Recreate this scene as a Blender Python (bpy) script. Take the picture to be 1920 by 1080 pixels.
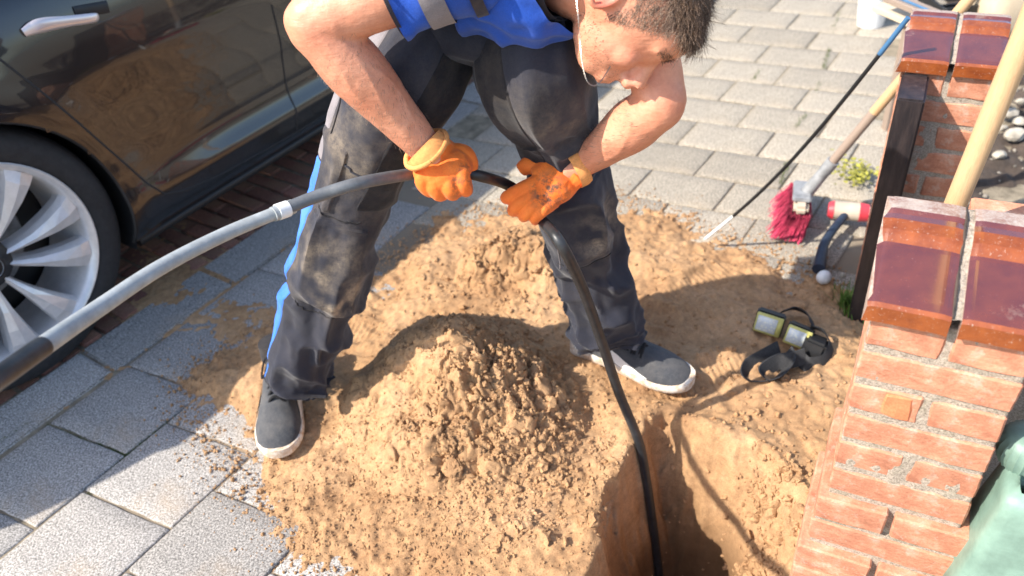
import bpy, bmesh, math, random
import numpy as np
from mathutils import Vector, Matrix
random.seed(7); RNG=np.random.default_rng(11)
for o in list(bpy.data.objects): bpy.data.objects.remove(o)
S=bpy.context.scene; COL=S.collection
# ---------------------------------------------------------------- camera
FPX=1547.; CH=1.40; PIT=math.radians(39); ROL=math.radians(6.5)
Fv=np.array([0,math.cos(PIT),-math.sin(PIT)]);R0=np.array([1.,0,0]);U0=np.array([0,math.sin(PIT),math.cos(PIT)])
Rv=math.cos(ROL)*R0-math.sin(ROL)*U0; Uv=math.sin(ROL)*R0+math.cos(ROL)*U0; Cv=np.array([0,0,CH])
def ray(u,v): return Fv+Rv*(u-960)/FPX-Uv*(v-540)/FPX
def P(u,v,Z): return Cv+ray(u,v)*Z               # pixel of the photograph at a depth -> world point
def G(u,v,z=0.):                                  # pixel of the photograph at a height -> world point
    d=ray(u,v); return Cv+d*(z-CH)/d[2]
def depth(q): return float((np.array(q)-Cv)@Fv)
cam=bpy.data.cameras.new('camera'); co=bpy.data.objects.new('camera',cam); COL.objects.link(co)
co.matrix_world=Matrix(((Rv[0],Uv[0],-Fv[0],Cv[0]),(Rv[1],Uv[1],-Fv[1],Cv[1]),(Rv[2],Uv[2],-Fv[2],Cv[2]),(0,0,0,1)))
cam.sensor_width=36; cam.lens=FPX/1920*36; cam.clip_start=.02; cam.clip_end=400
cam.dof.use_dof=True; cam.dof.focus_distance=1.32; cam.dof.aperture_fstop=3.6
S.camera=co
S.render.resolution_x=1024; S.render.resolution_y=576
# ---------------------------------------------------------------- light
SH=np.array([1.0,.30])                            # shadow displacement per metre of height
to_sun=np.array([-SH[0],-SH[1],1.]); to_sun/=np.linalg.norm(to_sun)
W=bpy.data.worlds.new('World'); S.world=W; W.use_nodes=True
nt=W.node_tree; sky=nt.nodes.new('ShaderNodeTexSky'); sky.sky_type='NISHITA'; sky.sun_disc=False
sky.sun_elevation=math.asin(to_sun[2]); sky.sun_rotation=math.atan2(to_sun[0],to_sun[1]); sky.dust_density=1.5
bg=nt.nodes['Background']; nt.links.new(sky.outputs[0],bg.inputs[0]); bg.inputs[1].default_value=.15
sl=bpy.data.lights.new('sun','SUN'); sl.energy=3.9; sl.angle=math.radians(.55); sl.color=(1,.93,.83)
so=bpy.data.objects.new('sun',sl); COL.objects.link(so)
so.rotation_euler=Vector(to_sun).to_track_quat('Z','Y').to_euler(); so.location=(-3,0,4)
S.view_settings.view_transform='Standard'; S.view_settings.look='None'; S.view_settings.gamma=1
S.view_settings.exposure=1.12; S.view_settings.use_curve_mapping=False
# ---------------------------------------------------------------- noise
def _h(ix,iy,iz,s):
    n=(ix*374761393+iy*668265263+iz*2147483647+s*1274126177)&0xffffffff
    n=((n^(n>>13))*1274126177)&0xffffffff; n=n^(n>>16)
    return (n&0xffff)/65535.*2-1
def noise(p,s=0):
    p=np.asarray(p,float); i=np.floor(p).astype(np.int64); f=p-i; f=f*f*f*(f*(f*6-15)+10)
    r=0
    for a in (0,1):
        wa=f[...,0] if a else 1-f[...,0]
        for b in (0,1):
            wb=f[...,1] if b else 1-f[...,1]
            for c in (0,1):
                wc=f[...,2] if c else 1-f[...,2]
                r=r+wa*wb*wc*_h(i[...,0]+a,i[...,1]+b,i[...,2]+c,s)
    return r
def fbm(p,o=4,s=0,g=.5):
    r=0;a=1.;p=np.asarray(p,float)
    for k in range(o): r=r+a*noise(p*2**k+k*17.3,s+k); a*=g
    return r
def sstep(a,b,x):
    t=np.clip((x-a)/(b-a),0,1); return t*t*(3-2*t)
# ---------------------------------------------------------------- materials
def rgb(c): return (c[0],c[1],c[2],1)
MATS={}
class NB:
    def __init__(s,name):
        s.m=bpy.data.materials.new(name); s.m.use_nodes=True; s.t=s.m.node_tree; s.b=s.t.nodes['Principled BSDF']
        s.tc=s.t.nodes.new('ShaderNodeTexCoord'); MATS[name]=s.m
    def n(s,t,**k):
        x=s.t.nodes.new('ShaderNode'+t)
        for a,b in k.items(): setattr(x,a,b)
        return x
    def l(s,a,b): s.t.links.new(a,b)
    def noise(s,scale,detail=4,rough=.6,coord='Object',stretch=None,dist=0):
        x=s.n('TexNoise'); x.inputs['Scale'].default_value=scale; x.inputs['Detail'].default_value=detail
        x.inputs['Roughness'].default_value=rough; x.inputs['Distortion'].default_value=dist
        src=s.tc.outputs[coord]
        if stretch:
            mp=s.n('Mapping'); mp.inputs['Scale'].default_value=stretch; s.l(src,mp.inputs[0]); src=mp.outputs[0]
        s.l(src,x.inputs['Vector']); return x.outputs['Fac']
    def ramp(s,fac,stops):
        r=s.n('ValToRGB'); e=r.color_ramp.elements
        while len(e)<len(stops): e.new(.5)
        for i,(p,c) in enumerate(stops): e[i].position=p; e[i].color=rgb(c) if not isinstance(c,(int,float)) else (c,c,c,1)
        s.l(fac,r.inputs[0]); return r.outputs[0]
    def mix(s,fac,a,b,mode='MIX'):
        x=s.n('Mix',data_type='RGBA',blend_type=mode)
        for sock,v in ((x.inputs[0],fac),(x.inputs[6],a),(x.inputs[7],b)):
            if isinstance(v,(int,float)): sock.default_value=v
            elif isinstance(v,tuple): sock.default_value=rgb(v)
            else: s.l(v,sock)
        return x.outputs[2]
    def col(s,v):
        if isinstance(v,tuple): s.b.inputs['Base Color'].default_value=rgb(v)
        else: s.l(v,s.b.inputs['Base Color'])
    def bump(s,fac,strength=.5,dist=.002,prev=None):
        b=s.n('Bump'); b.inputs['Strength'].default_value=strength; b.inputs['Distance'].default_value=dist
        s.l(fac,b.inputs['Height'])
        if prev: s.l(prev,b.inputs['Normal'])
        s.l(b.outputs[0],s.b.inputs['Normal']); return b.outputs[0]
    def set(s,**k):
        for a,v in k.items(): s.b.inputs[{'rough':'Roughness','metal':'Metallic','spec':'Specular IOR Level','coat':'Coat Weight','coatr':'Coat Roughness','sss':'Subsurface Weight','trans':'Transmission Weight','ior':'IOR','sheen':'Sheen Weight'}[a]].default_value=v
        return s
    def rnd(s,lo,hi):
        oi=s.n('ObjectInfo'); mr=s.n('MapRange'); mr.inputs[3].default_value=lo; mr.inputs[4].default_value=hi
        s.l(oi.outputs['Random'],mr.inputs[0]); return mr.outputs[0]
    def hsv(s,c,val):
        h=s.n('HueSaturation'); s.l(c,h.inputs['Color']); s.l(val,h.inputs['Value']); return h.outputs[0]
def simple(name,c,rough=.6,var=.15,scale=30,bump=.2,bd=.001,**k):
    m=NB(name); f=m.noise(scale,6,.65)
    d=tuple(x*(1-var*2) for x in c); e=tuple(min(1,x*(1+var)) for x in c)
    m.col(m.ramp(f,[(.3,d),(.7,e)])); m.set(rough=rough,**k)
    if bump: m.bump(m.noise(scale*6,4,.7),bump,bd)
    return m.m
# sand
m=NB('sand'); a=m.noise(5,6,.7); b=m.noise(60,5,.8); g=m.noise(420,3,.8)
c=m.ramp(a,[(.3,(.34,.195,.10)),(.5,(.48,.295,.155)),(.72,(.60,.39,.225))])
jat=m.n('Attribute'); jat.attribute_name='joint'; dat=m.n('Attribute'); dat.attribute_name='pit_shade'
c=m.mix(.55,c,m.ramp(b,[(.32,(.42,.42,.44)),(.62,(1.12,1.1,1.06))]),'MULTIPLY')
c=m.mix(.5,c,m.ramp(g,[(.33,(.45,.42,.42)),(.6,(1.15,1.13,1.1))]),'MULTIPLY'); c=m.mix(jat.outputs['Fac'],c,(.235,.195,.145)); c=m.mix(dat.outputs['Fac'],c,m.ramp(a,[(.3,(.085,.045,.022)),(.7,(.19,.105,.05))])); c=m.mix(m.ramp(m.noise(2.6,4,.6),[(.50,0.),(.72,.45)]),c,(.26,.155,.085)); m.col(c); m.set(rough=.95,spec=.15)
n1=m.bump(b,.55,.004); m.bump(g,.8,.0016,n1)
# concrete slab
def concrete(name,base,tint,sandy):
    m=NB(name); g=m.noise(240,3,.9); b=m.noise(35,4,.7,'Object'); a=m.noise(3.2,5,.65)
    c=m.ramp(g,[(.38,tuple(x*.36 for x in base)),(.49,base),(.60,tuple(min(1,x*1.9) for x in base))])
    c=m.mix(.35,c,m.ramp(b,[(.3,tuple(.7 for _ in range(3))),(.7,(1.15,1.15,1.15))]),'MULTIPLY')
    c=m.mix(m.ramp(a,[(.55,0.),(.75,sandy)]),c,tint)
    c=m.hsv(c,m.rnd(.85,1.12)); m.col(c); m.set(rough=.88,spec=.25); n1=m.bump(b,.25,.002); m.bump(g,.7,.0012,n1); return m.m
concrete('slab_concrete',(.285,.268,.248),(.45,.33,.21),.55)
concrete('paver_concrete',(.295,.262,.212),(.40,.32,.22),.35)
# red road brick
m=NB('road_brick'); g=m.noise(120,5,.8); a=m.noise(7,4,.6)
c=m.ramp(g,[(.35,(.12,.055,.042)),(.6,(.30,.125,.09))]); c=m.mix(m.ramp(a,[(.45,0.),(.75,.6)]),c,(.30,.19,.11))
c=m.hsv(c,m.rnd(.7,1.35)); m.col(c); m.set(rough=.8); m.bump(g,.6,.0015)
# wall brick
m=NB('wall_brick'); g=m.noise(260,4,.8); a=m.noise(22,5,.75,'Object',(1,1,1.8)); st=m.noise(38,3,.6,'Object',(1,1,4),.8)
c=m.ramp(a,[(.3,(.40,.165,.10)),(.52,(.54,.245,.15)),(.72,(.62,.37,.25))])
c=m.mix(.45,c,m.ramp(g,[(.34,(.6,.55,.52)),(.6,(1.12,1.1,1.08))]),'MULTIPLY')
c=m.mix(m.ramp(m.noise(45,5,.8),[(.53,0.),(.70,.6)]),c,(.50,.44,.37))
c=m.hsv(c,m.rnd(.86,1.1)); m.col(c); m.set(rough=.9,spec=.2); n1=m.bump(m.mix(.35,m.noise(48,5,.75),st),.55,.004); m.bump(g,.7,.0014,n1)
m=NB('bright_brick'); g=m.noise(260,4,.8); m.col(m.ramp(g,[(.3,(.50,.15,.06)),(.7,(.68,.24,.11))])); m.set(rough=.9); m.bump(g,.5,.001)
# mortar
m=NB('mortar'); g=m.noise(300,4,.85); a=m.noise(22,4,.7)
c=m.ramp(g,[(.34,(.20,.165,.13)),(.6,(.56,.47,.38))]); c=m.mix(m.ramp(a,[(.5,0.),(.75,.45)]),c,(.21,.21,.13)); m.col(c); m.set(rough=.97,spec=.1)
n1=m.bump(a,.7,.006); m.bump(g,.9,.003,n1)
# glaze
m=NB('glazed_tile'); a=m.noise(25,5,.7); sp=m.noise(230,3,.9)
geo=m.n('NewGeometry'); 
c=m.ramp(a,[(.3,(.095,.018,.012)),(.7,(.16,.035,.016))]); c=m.mix(m.ramp(sp,[(.69,0.),(.75,.7)]),c,(.50,.44,.38))
c=m.mix(m.ramp(m.noise(7,6,.8),[(.58,0.),(.70,.45)]),c,(.42,.34,.26)); m.col(c)
m.l(m.ramp(sp,[(.66,.16),(.76,.8)]),m.b.inputs['Roughness']); m.set(coat=1.,coatr=.08,spec=.7); m.b.inputs['Coat IOR'].default_value=1.9; m.bump(m.noise(14,3,.5),.25,.004)
m=NB('glazed_edge'); a=m.noise(30,5,.7); sp=m.noise(230,3,.9)
c=m.ramp(a,[(.3,(.16,.036,.011)),(.7,(.30,.08,.02))]); c=m.mix(m.ramp(sp,[(.62,0.),(.70,.8)]),c,(.50,.42,.34)); m.col(c); m.set(rough=.22,coat=.4,coatr=.1); m.bump(a,.2,.003)
m=NB('worn_glaze'); a=m.noise(28,6,.8); sp=m.noise(200,4,.9)
c=m.ramp(a,[(.35,(.22,.10,.07)),(.62,(.42,.33,.27))]); c=m.mix(m.ramp(sp,[(.48,0.),(.6,.7)]),c,(.5,.45,.4)); m.col(c); m.set(rough=.45); m.bump(sp,.5,.001)
# car
m=NB('car_paint'); m.col((.005,.006,.009)); m.set(rough=.25,coat=1.,coatr=.02,spec=.5); m.b.inputs['Coat IOR'].default_value=1.5
simple('black_rubber',(.022,.021,.022),.75,.2,60,.3,.001)
simple('black_plastic',(.013,.013,.014),.5,.1,40,.2,.0006)
m=NB('rim_silver'); a=m.noise(40,5,.7); m.col(m.ramp(a,[(.3,(.62,.60,.59)),(.7,(.76,.73,.72))])); m.set(rough=.34,metal=.35)
m=NB('chrome'); m.col((.74,.66,.64)); m.set(rough=.34,metal=.6)
m=NB('tinted_glass'); 
tr=m.n('BsdfTransparent'); tr.inputs[0].default_value=(.42,.45,.46,1); gl=m.n('BsdfGlossy'); gl.inputs[1].default_value=.03
fr=m.n('Fresnel'); fr.inputs[0].default_value=1.5; mx=m.n('MixShader'); m.l(fr.outputs[0],mx.inputs[0]); m.l(tr.outputs[0],mx.inputs[1]); m.l(gl.outputs[0],mx.inputs[2])
m.l(mx.outputs[0],m.t.nodes['Material Output'].inputs[0])
# wood, metals, plastics
def wood(name,a,b,rough=.55):
    m=NB(name); f=m.noise(14,6,.7,'Generated',(6,6,.6),1.2); m.col(m.ramp(f,[(.3,a),(.7,b)])); m.set(rough=rough); m.bump(f,.25,.001); return m.m
wood('ash_wood',(.42,.26,.13),(.62,.42,.23)); wood('old_wood',(.20,.15,.12),(.36,.28,.22),.7); wood('pale_timber',(.50,.40,.27),(.68,.56,.40),.7)
simple('hose_grey',(.12,.13,.14),.5,.14,50,.3,.0006); simple('hose_black',(.028,.030,.033),.42,.25,60,.3,.0006); simple('hose_light',(.33,.355,.36),.45,.12,50,.25,.0006)
simple('steel_grey',(.27,.28,.29),.45,.2,40,.2,.0005); simple('white_plastic',(.78,.80,.80),.45,.06,20,.1,.0005)
simple('cream_plastic',(.50,.42,.33),.6,.1,20,.2,.0008); simple('red_plastic',(.62,.05,.07),.45,.12,20,.1,.0005)
simple('magenta_bristle',(.50,.03,.085),.6,.25,40,0); simple('yellow_plastic',(.50,.47,.15),.5,.12,30,.2,.0006)
simple('blue_plastic',(.06,.16,.30),.4,.1,30,.1,.0005); simple('navy_rubber',(.018,.03,.055),.55,.2,40,.2,.0005)
m=NB('led_lens'); v=m.n('TexVoronoi'); v.inputs['Scale'].default_value=160; m.l(m.tc.outputs['Object'],v.inputs[0]); m.col(m.ramp(v.outputs[0],[(.0,(.75,.75,.62)),(.6,(.50,.55,.60))])); m.set(rough=.2,coat=.6)
simple('black_webbing',(.032,.032,.034),.85,.3,300,.6,.001)
m=NB('dark_post'); f=m.noise(12,6,.7,'Object',(4,4,.7)); m.col(m.ramp(f,[(.35,(.012,.011,.014)),(.6,(.04,.03,.03)),(.8,(.09,.065,.06))])); m.set(rough=.42); m.bump(f,.5,.003)
simple('mint_plastic',(.20,.31,.25),.5,.22,9,.4,.002); simple('rubble',(.27,.24,.20),.9,.35,30,.5,.002)
simple('soil',(.075,.055,.042),.97,.35,12,.9,.006)
simple('bedding',(.26,.215,.15),.97,.3,25,.8,.003)
simple('pale_stone',(.42,.38,.31),.85,.25,30,.5,.002)
simple('grass_green',(.13,.24,.035),.6,.3,30,0); simple('moss',(.10,.135,.035),.95,.35,60,.8,.002); simple('yellow_weed',(.38,.36,.06),.6,.3,30,0)
# clothes and skin
def cloth(name,c,dust=0.,dustc=(.36,.27,.17),weave=900):
    m=NB(name); a=m.noise(9,5,.65); w=m.noise(weave,2,.6); d=m.noise(13,7,.8)
    k=m.ramp(a,[(.3,tuple(x*.75 for x in c)),(.7,tuple(x*1.2 for x in c))])
    k=m.mix(.4,k,m.ramp(w,[(.35,(.6,.6,.6)),(.62,(1.25,1.25,1.25))]),'MULTIPLY')
    if dust: k=m.mix(m.ramp(d,[(.42,0.),(.70,dust)]),k,dustc)
    m.col(k); m.set(rough=.9,spec=.2,sheen=.15); n1=m.bump(m.noise(55,4,.6),.35,.003); m.bump(w,.5,.0008,n1); return m
m=cloth('trouser_cloth',(.024,.026,.038),.04)
# dirt on thighs and knees: attribute painted from where the knees have been in the sand
at=m.n('Attribute'); at.attribute_name='dust'; prev=m.b.inputs['Base Color'].links[0].from_socket
dn=m.noise(90,6,.85); 
mt=m.n('Math',operation='MULTIPLY'); mr=m.ramp(dn,[(.36,.25),(.62,1.)]); m.l(at.outputs['Fac'],mt.inputs[0]); m.l(mr,mt.inputs[1])
m.col(m.mix(mt.outputs[0],prev,(.36,.285,.20)))
cloth('trouser_dark',(.012,.012,.016),.1)
cloth('stripe_blue',(.04,.18,.66),.12,(.45,.5,.6)); cloth('shirt_blue',(.018,.080,.42),.05); cloth('shirt_dark',(.022,.02,.03),.15); cloth('reflective_grey',(.22,.20,.21),.1)
m=NB('skin'); a=m.noise(14,5,.6); f=m.noise(160,4,.7); h=m.noise(70,3,.6,'Object',(1,1,3))
c=m.ramp(a,[(.3,(.60,.235,.135)),(.7,(.72,.35,.22))]); c=m.mix(.25,c,m.ramp(f,[(.35,(.75,.62,.58)),(.62,(1.1,1.1,1.1))]),'MULTIPLY')
at=m.n('Attribute'); at.attribute_name='flush'; c=m.mix(at.outputs['Fac'],c,(.62,.10,.07)); a2=m.n('Attribute'); a2.attribute_name='scalp'; mt=m.n('Math',operation='MULTIPLY'); m.l(a2.outputs['Fac'],mt.inputs[0]); m.l(m.ramp(m.noise(420,3,.8),[(.35,.35),(.6,1.)]),mt.inputs[1]); c=m.mix(mt.outputs[0],c,(.10,.07,.055)); m.col(c)
m.set(rough=.46,sss=.10,spec=.45); m.b.inputs['Subsurface Radius'].default_value=(.012,.005,.003); n1=m.bump(f,.45,.0010); m.bump(h,.30,.003,n1)
m=NB('hair'); oi=m.noise(700,2,.6); m.col(m.ramp(oi,[(.3,(.035,.018,.010)),(.52,(.13,.075,.045)),(.70,(.40,.29,.21))])); m.set(rough=.5,spec=.25)
m=NB('hair_short'); oi=m.noise(700,2,.6); m.col(m.ramp(oi,[(.3,(.10,.06,.04)),(.55,(.28,.19,.135)),(.72,(.5,.39,.31))])); m.set(rough=.5,spec=.25)
m=NB('glove_orange'); a=m.noise(22,5,.7); k=m.noise(620,2,.6); d=m.noise(48,6,.8)
c=m.ramp(a,[(.3,(.88,.155,.012)),(.7,(.98,.24,.03))]); c=m.mix(.25,c,m.ramp(k,[(.35,(.65,.6,.6)),(.65,(1.1,1.1,1.1))]),'MULTIPLY')
at=m.n('Attribute'); at.attribute_name='dust'; mt=m.n('Math',operation='MULTIPLY'); m.l(at.outputs['Fac'],mt.inputs[0]); m.l(m.ramp(d,[(.46,0.),(.56,1.)]),mt.inputs[1])
c=m.mix(mt.outputs[0],c,(.16,.07,.035)); m.col(c); m.set(rough=.75,sheen=.1); n1=m.bump(a,.4,.004); m.bump(k,.6,.001,n1)
simple('glove_cuff',(.85,.36,.11),.9,.12,200,.7,.001)
cloth('shoe_knit',(.052,.056,.064),.35,(.22,.20,.18),500); m=NB('shoe_sole'); m.col(m.mix(m.ramp(m.noise(55,6,.8),[(.42,0.),(.58,.9)]),(.68,.64,.57),(.46,.31,.19))); m.set(rough=.65); m.bump(m.noise(200,3,.7),.3,.001); simple('lace',(.010,.010,.012),.9,.3,300,.4,.0006); simple('shoe_mark',(.80,.78,.74),.5,.06,30,.1,.0005)
m=NB('silver_chain'); m.col((.45,.40,.34)); m.set(rough=.3,metal=1)
M=MATS
# ---------------------------------------------------------------- mesh helpers
def mesh_obj(name,V,Fc,mat,parent=None,smooth=True,label=None,cat=None,kind=None,group=None,mats=None,midx=None):
    me=bpy.data.meshes.new(name); V=np.asarray(V,float)
    if isinstance(Fc,np.ndarray) and Fc.ndim==2:
        k=Fc.shape[1]; me.vertices.add(len(V)); me.vertices.foreach_set('co',V.ravel().astype(np.float32))
        me.loops.add(Fc.size); me.loops.foreach_set('vertex_index',Fc.ravel().astype(np.int32))
        me.polygons.add(len(Fc)); me.polygons.foreach_set('loop_start',np.arange(0,Fc.size,k,dtype=np.int32))
        me.update(calc_edges=True); me.validate()
    else: me.from_pydata([tuple(v) for v in V],[],[tuple(f) for f in Fc]); me.update()
    for mm in (mats or [mat]): me.materials.append(M[mm])
    if midx is not None: me.polygons.foreach_set('material_index',np.asarray(midx,dtype=np.int32))
    me.polygons.foreach_set('use_smooth',[smooth]*len(me.polygons))
    if smooth and len(me.polygons)<2500: me.set_sharp_from_angle(angle=math.radians(48))
    return link(name,me,parent,label,cat,kind,group)
def link(name,me,parent=None,label=None,cat=None,kind=None,group=None):
    o=bpy.data.objects.new(name,me); COL.objects.link(o)
    if parent:
        o.parent=parent; o.matrix_parent_inverse=parent.matrix_basis.inverted()
    tag(o,label,cat,kind,group); return o
def tag(o,label=None,cat=None,kind=None,group=None):
    if label: o['label']=label
    if cat: o['category']=cat
    if kind: o['kind']=kind
    if group: o['group']=group
    return o
def empty(name,loc,label=None,cat=None,kind=None,group=None):
    o=bpy.data.objects.new(name,None); COL.objects.link(o); o.location=tuple(loc); o.empty_display_size=.05
    return tag(o,label,cat,kind,group)
def attr(o,name,vals):
    a=o.data.attributes.new(name,'FLOAT','POINT'); a.data.foreach_set('value',np.asarray(vals,dtype=np.float32))
class MB:
    def __init__(s): s.V=[];s.F=[];s.n=0
    def add(s,V,F):
        s.V+= [tuple(v) for v in V]; s.F+=[tuple(i+s.n for i in f) for f in F]; s.n+=len(V); return s
    def box(s,c,size,ax=None,bev=0.,jit=0.):
        ax=np.eye(3) if ax is None else np.asarray(ax); h=np.array(size)/2.
        if bev<=0:
            V=[np.array(c)+ (np.array([x,y,z])*h)@ax for x in (-1,1) for y in (-1,1) for z in (-1,1)]
            return s.add(V,[(0,1,3,2),(4,6,7,5),(0,4,5,1),(2,3,7,6),(0,2,6,4),(1,5,7,3)])
        bm=bmesh.new(); bmesh.ops.create_cube(bm,size=1)
        for v in bm.verts: v.co=Vector([v.co[i]*size[i] for i in range(3)])
        bmesh.ops.bevel(bm,geom=list(bm.edges),offset=bev,segments=1 if bev<.004 else 2,affect='EDGES')
        bm.verts.index_update()
        V=[np.array(c)+np.array(v.co)@ax+(RNG.normal(0,jit,3) if jit else 0) for v in bm.verts]; F=[[v.index for v in f.verts] for f in bm.faces]; bm.free()
        return s.add(V,F)
    def tube(s,pts,r,n=12,cap=True,smoothn=0,flat=1.,flatdir=None):
        V,F=tube(pts,r,n,cap,smoothn,flat,flatdir); return s.add(V,F)
    def lathe(s,prof,o,ax,n=32,close=False):
        ax=np.asarray(ax); V=[];F=[]
        for (r,z) in prof:
            for k in range(n):
                t=2*math.pi*k/n; V.append(np.array(o)+ax[0]*r*math.cos(t)+ax[1]*r*math.sin(t)+ax[2]*z)
        m=len(prof)
        for i in range(m-1+(1 if close else 0)):
            for k in range(n): F.append((i*n+k,i*n+(k+1)%n,((i+1)%m)*n+(k+1)%n,((i+1)%m)*n+k))
        return s.add(V,F)
    def obj(s,name,mat,parent=None,smooth=True,**k): return mesh_obj(name,s.V,s.F,mat,parent,smooth,**k)
def catmull(pts,k):
    pts=np.asarray(pts,float); n=len(pts); e=np.vstack([2*pts[0]-pts[1],pts,2*pts[-1]-pts[-2]]); out=[]
    for i in range(n-1):
        p0,p1,p2,p3=e[i],e[i+1],e[i+2],e[i+3]
        for j in range(k):
            t=j/k; out.append(.5*((2*p1)+(-p0+p2)*t+(2*p0-5*p1+4*p2-p3)*t*t+(-p0+3*p1-3*p2+p3)*t**3))
    out.append(pts[-1]); return np.array(out)
def frames(p,ref=None):
    T=np.gradient(p,axis=0); T/=np.linalg.norm(T,axis=1)[:,None]
    N=np.zeros_like(T); ref=np.array([0,-1.,0.1]) if ref is None else np.asarray(ref,float)
    a=ref-T[0]*(ref@T[0]); 
    if np.linalg.norm(a)<1e-3: a=np.array([1.,0,0])-T[0]*T[0][0]
    N[0]=a/np.linalg.norm(a)
    for i in range(1,len(p)):
        a=N[i-1]-T[i]*(N[i-1]@T[i]); N[i]=a/np.linalg.norm(a)
    return T,N,np.cross(T,N)
def tube(pts,r,n=12,cap=True,k=0,flat=1.,ref=None):
    pts=np.asarray(pts,float); r=np.full(len(pts),r,float) if np.isscalar(r) else np.asarray(r,float)
    if k:
        q=catmull(np.c_[pts,r],k); pts=q[:,:3]; r=q[:,3]
    T,N,B=frames(pts,ref); V=[];F=[]; m=len(pts); fl=np.full(m,flat)
    t=np.arange(n)*2*math.pi/n
    V=(pts[:,None,:]+r[:,None,None]*(np.cos(t)[None,:,None]*N[:,None,:]*fl[:,None,None]+np.sin(t)[None,:,None]*B[:,None,:])).reshape(-1,3)
    for i in range(m-1):
        for j in range(n): F.append((i*n+j,i*n+(j+1)%n,(i+1)*n+(j+1)%n,(i+1)*n+j))
    if cap: F.append(tuple(range(n-1,-1,-1))); F.append(tuple((m-1)*n+j for j in range(n)))
    return V,F
def ico(sub=1):
    bm=bmesh.new(); bmesh.ops.create_icosphere(bm,subdivisions=sub,radius=1); bm.verts.index_update()
    V=np.array([v.co[:] for v in bm.verts]); F=np.array([[v.index for v in f.verts] for f in bm.faces]); bm.free(); return V,F
ICO1,ICO2,ICO3=ico(1),ico(2),ico(3)
def grid_faces(nx,ny):
    i=np.arange(nx-1)[:,None]*ny+np.arange(ny-1)[None,:]; i=i.ravel(); return np.stack([i,i+ny,i+ny+1,i+1],1)
def poly_sd(P2,poly):
    poly=np.asarray(poly)[:,:2]; n=len(poly); d=np.full(len(P2),1e9); ins=np.zeros(len(P2),bool)
    for i in range(n):
        a,b=poly[i],poly[(i+1)%n]; e=b-a; w=P2-a; t=np.clip((w@e)/(e@e),0,1); q=w-t[:,None]*e; d=np.minimum(d,np.hypot(q[:,0],q[:,1]))
        c=((a[1]>P2[:,1])!=(b[1]>P2[:,1]))&(P2[:,0]<(b[0]-a[0])*(P2[:,1]-a[1])/(b[1]-a[1]+1e-12)+a[0]); ins^=c
    return np.where(ins,d,-d)
def remesh(name,mb,voxel,mat,smooth_it=4,**k):
    """closed overlapping volumes -> one continuous skin"""
    me=bpy.data.meshes.new('tmp'); me.from_pydata([tuple(v) for v in mb.V],[],mb.F); me.update()
    o=bpy.data.objects.new('tmp',me); COL.objects.link(o)
    r=o.modifiers.new('r','REMESH'); r.mode='VOXEL'; r.voxel_size=voxel; r.use_smooth_shade=True
    if smooth_it: s=o.modifiers.new('s','SMOOTH'); s.iterations=smooth_it; s.factor=.5
    dg=bpy.context.evaluated_depsgraph_get(); dg.update(); m2=bpy.data.meshes.new_from_object(o.evaluated_get(dg)); bpy.data.objects.remove(o)
    m2.name=name; m2.materials.clear(); m2.materials.append(M[mat]); m2.polygons.foreach_set('use_smooth',[True]*len(m2.polygons))
    return link(name,m2,**k)
def vco(o):
    a=np.empty(len(o.data.vertices)*3,np.float32); o.data.vertices.foreach_get('co',a); return a.reshape(-1,3).astype(float)
def vno(o):
    a=np.empty(len(o.data.vertices)*3,np.float32); o.data.vertices.foreach_get('normal',a); return a.reshape(-1,3).astype(float)
def setco(o,V): o.data.vertices.foreach_set('co',V.astype(np.float32).ravel()); o.data.update()
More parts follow.
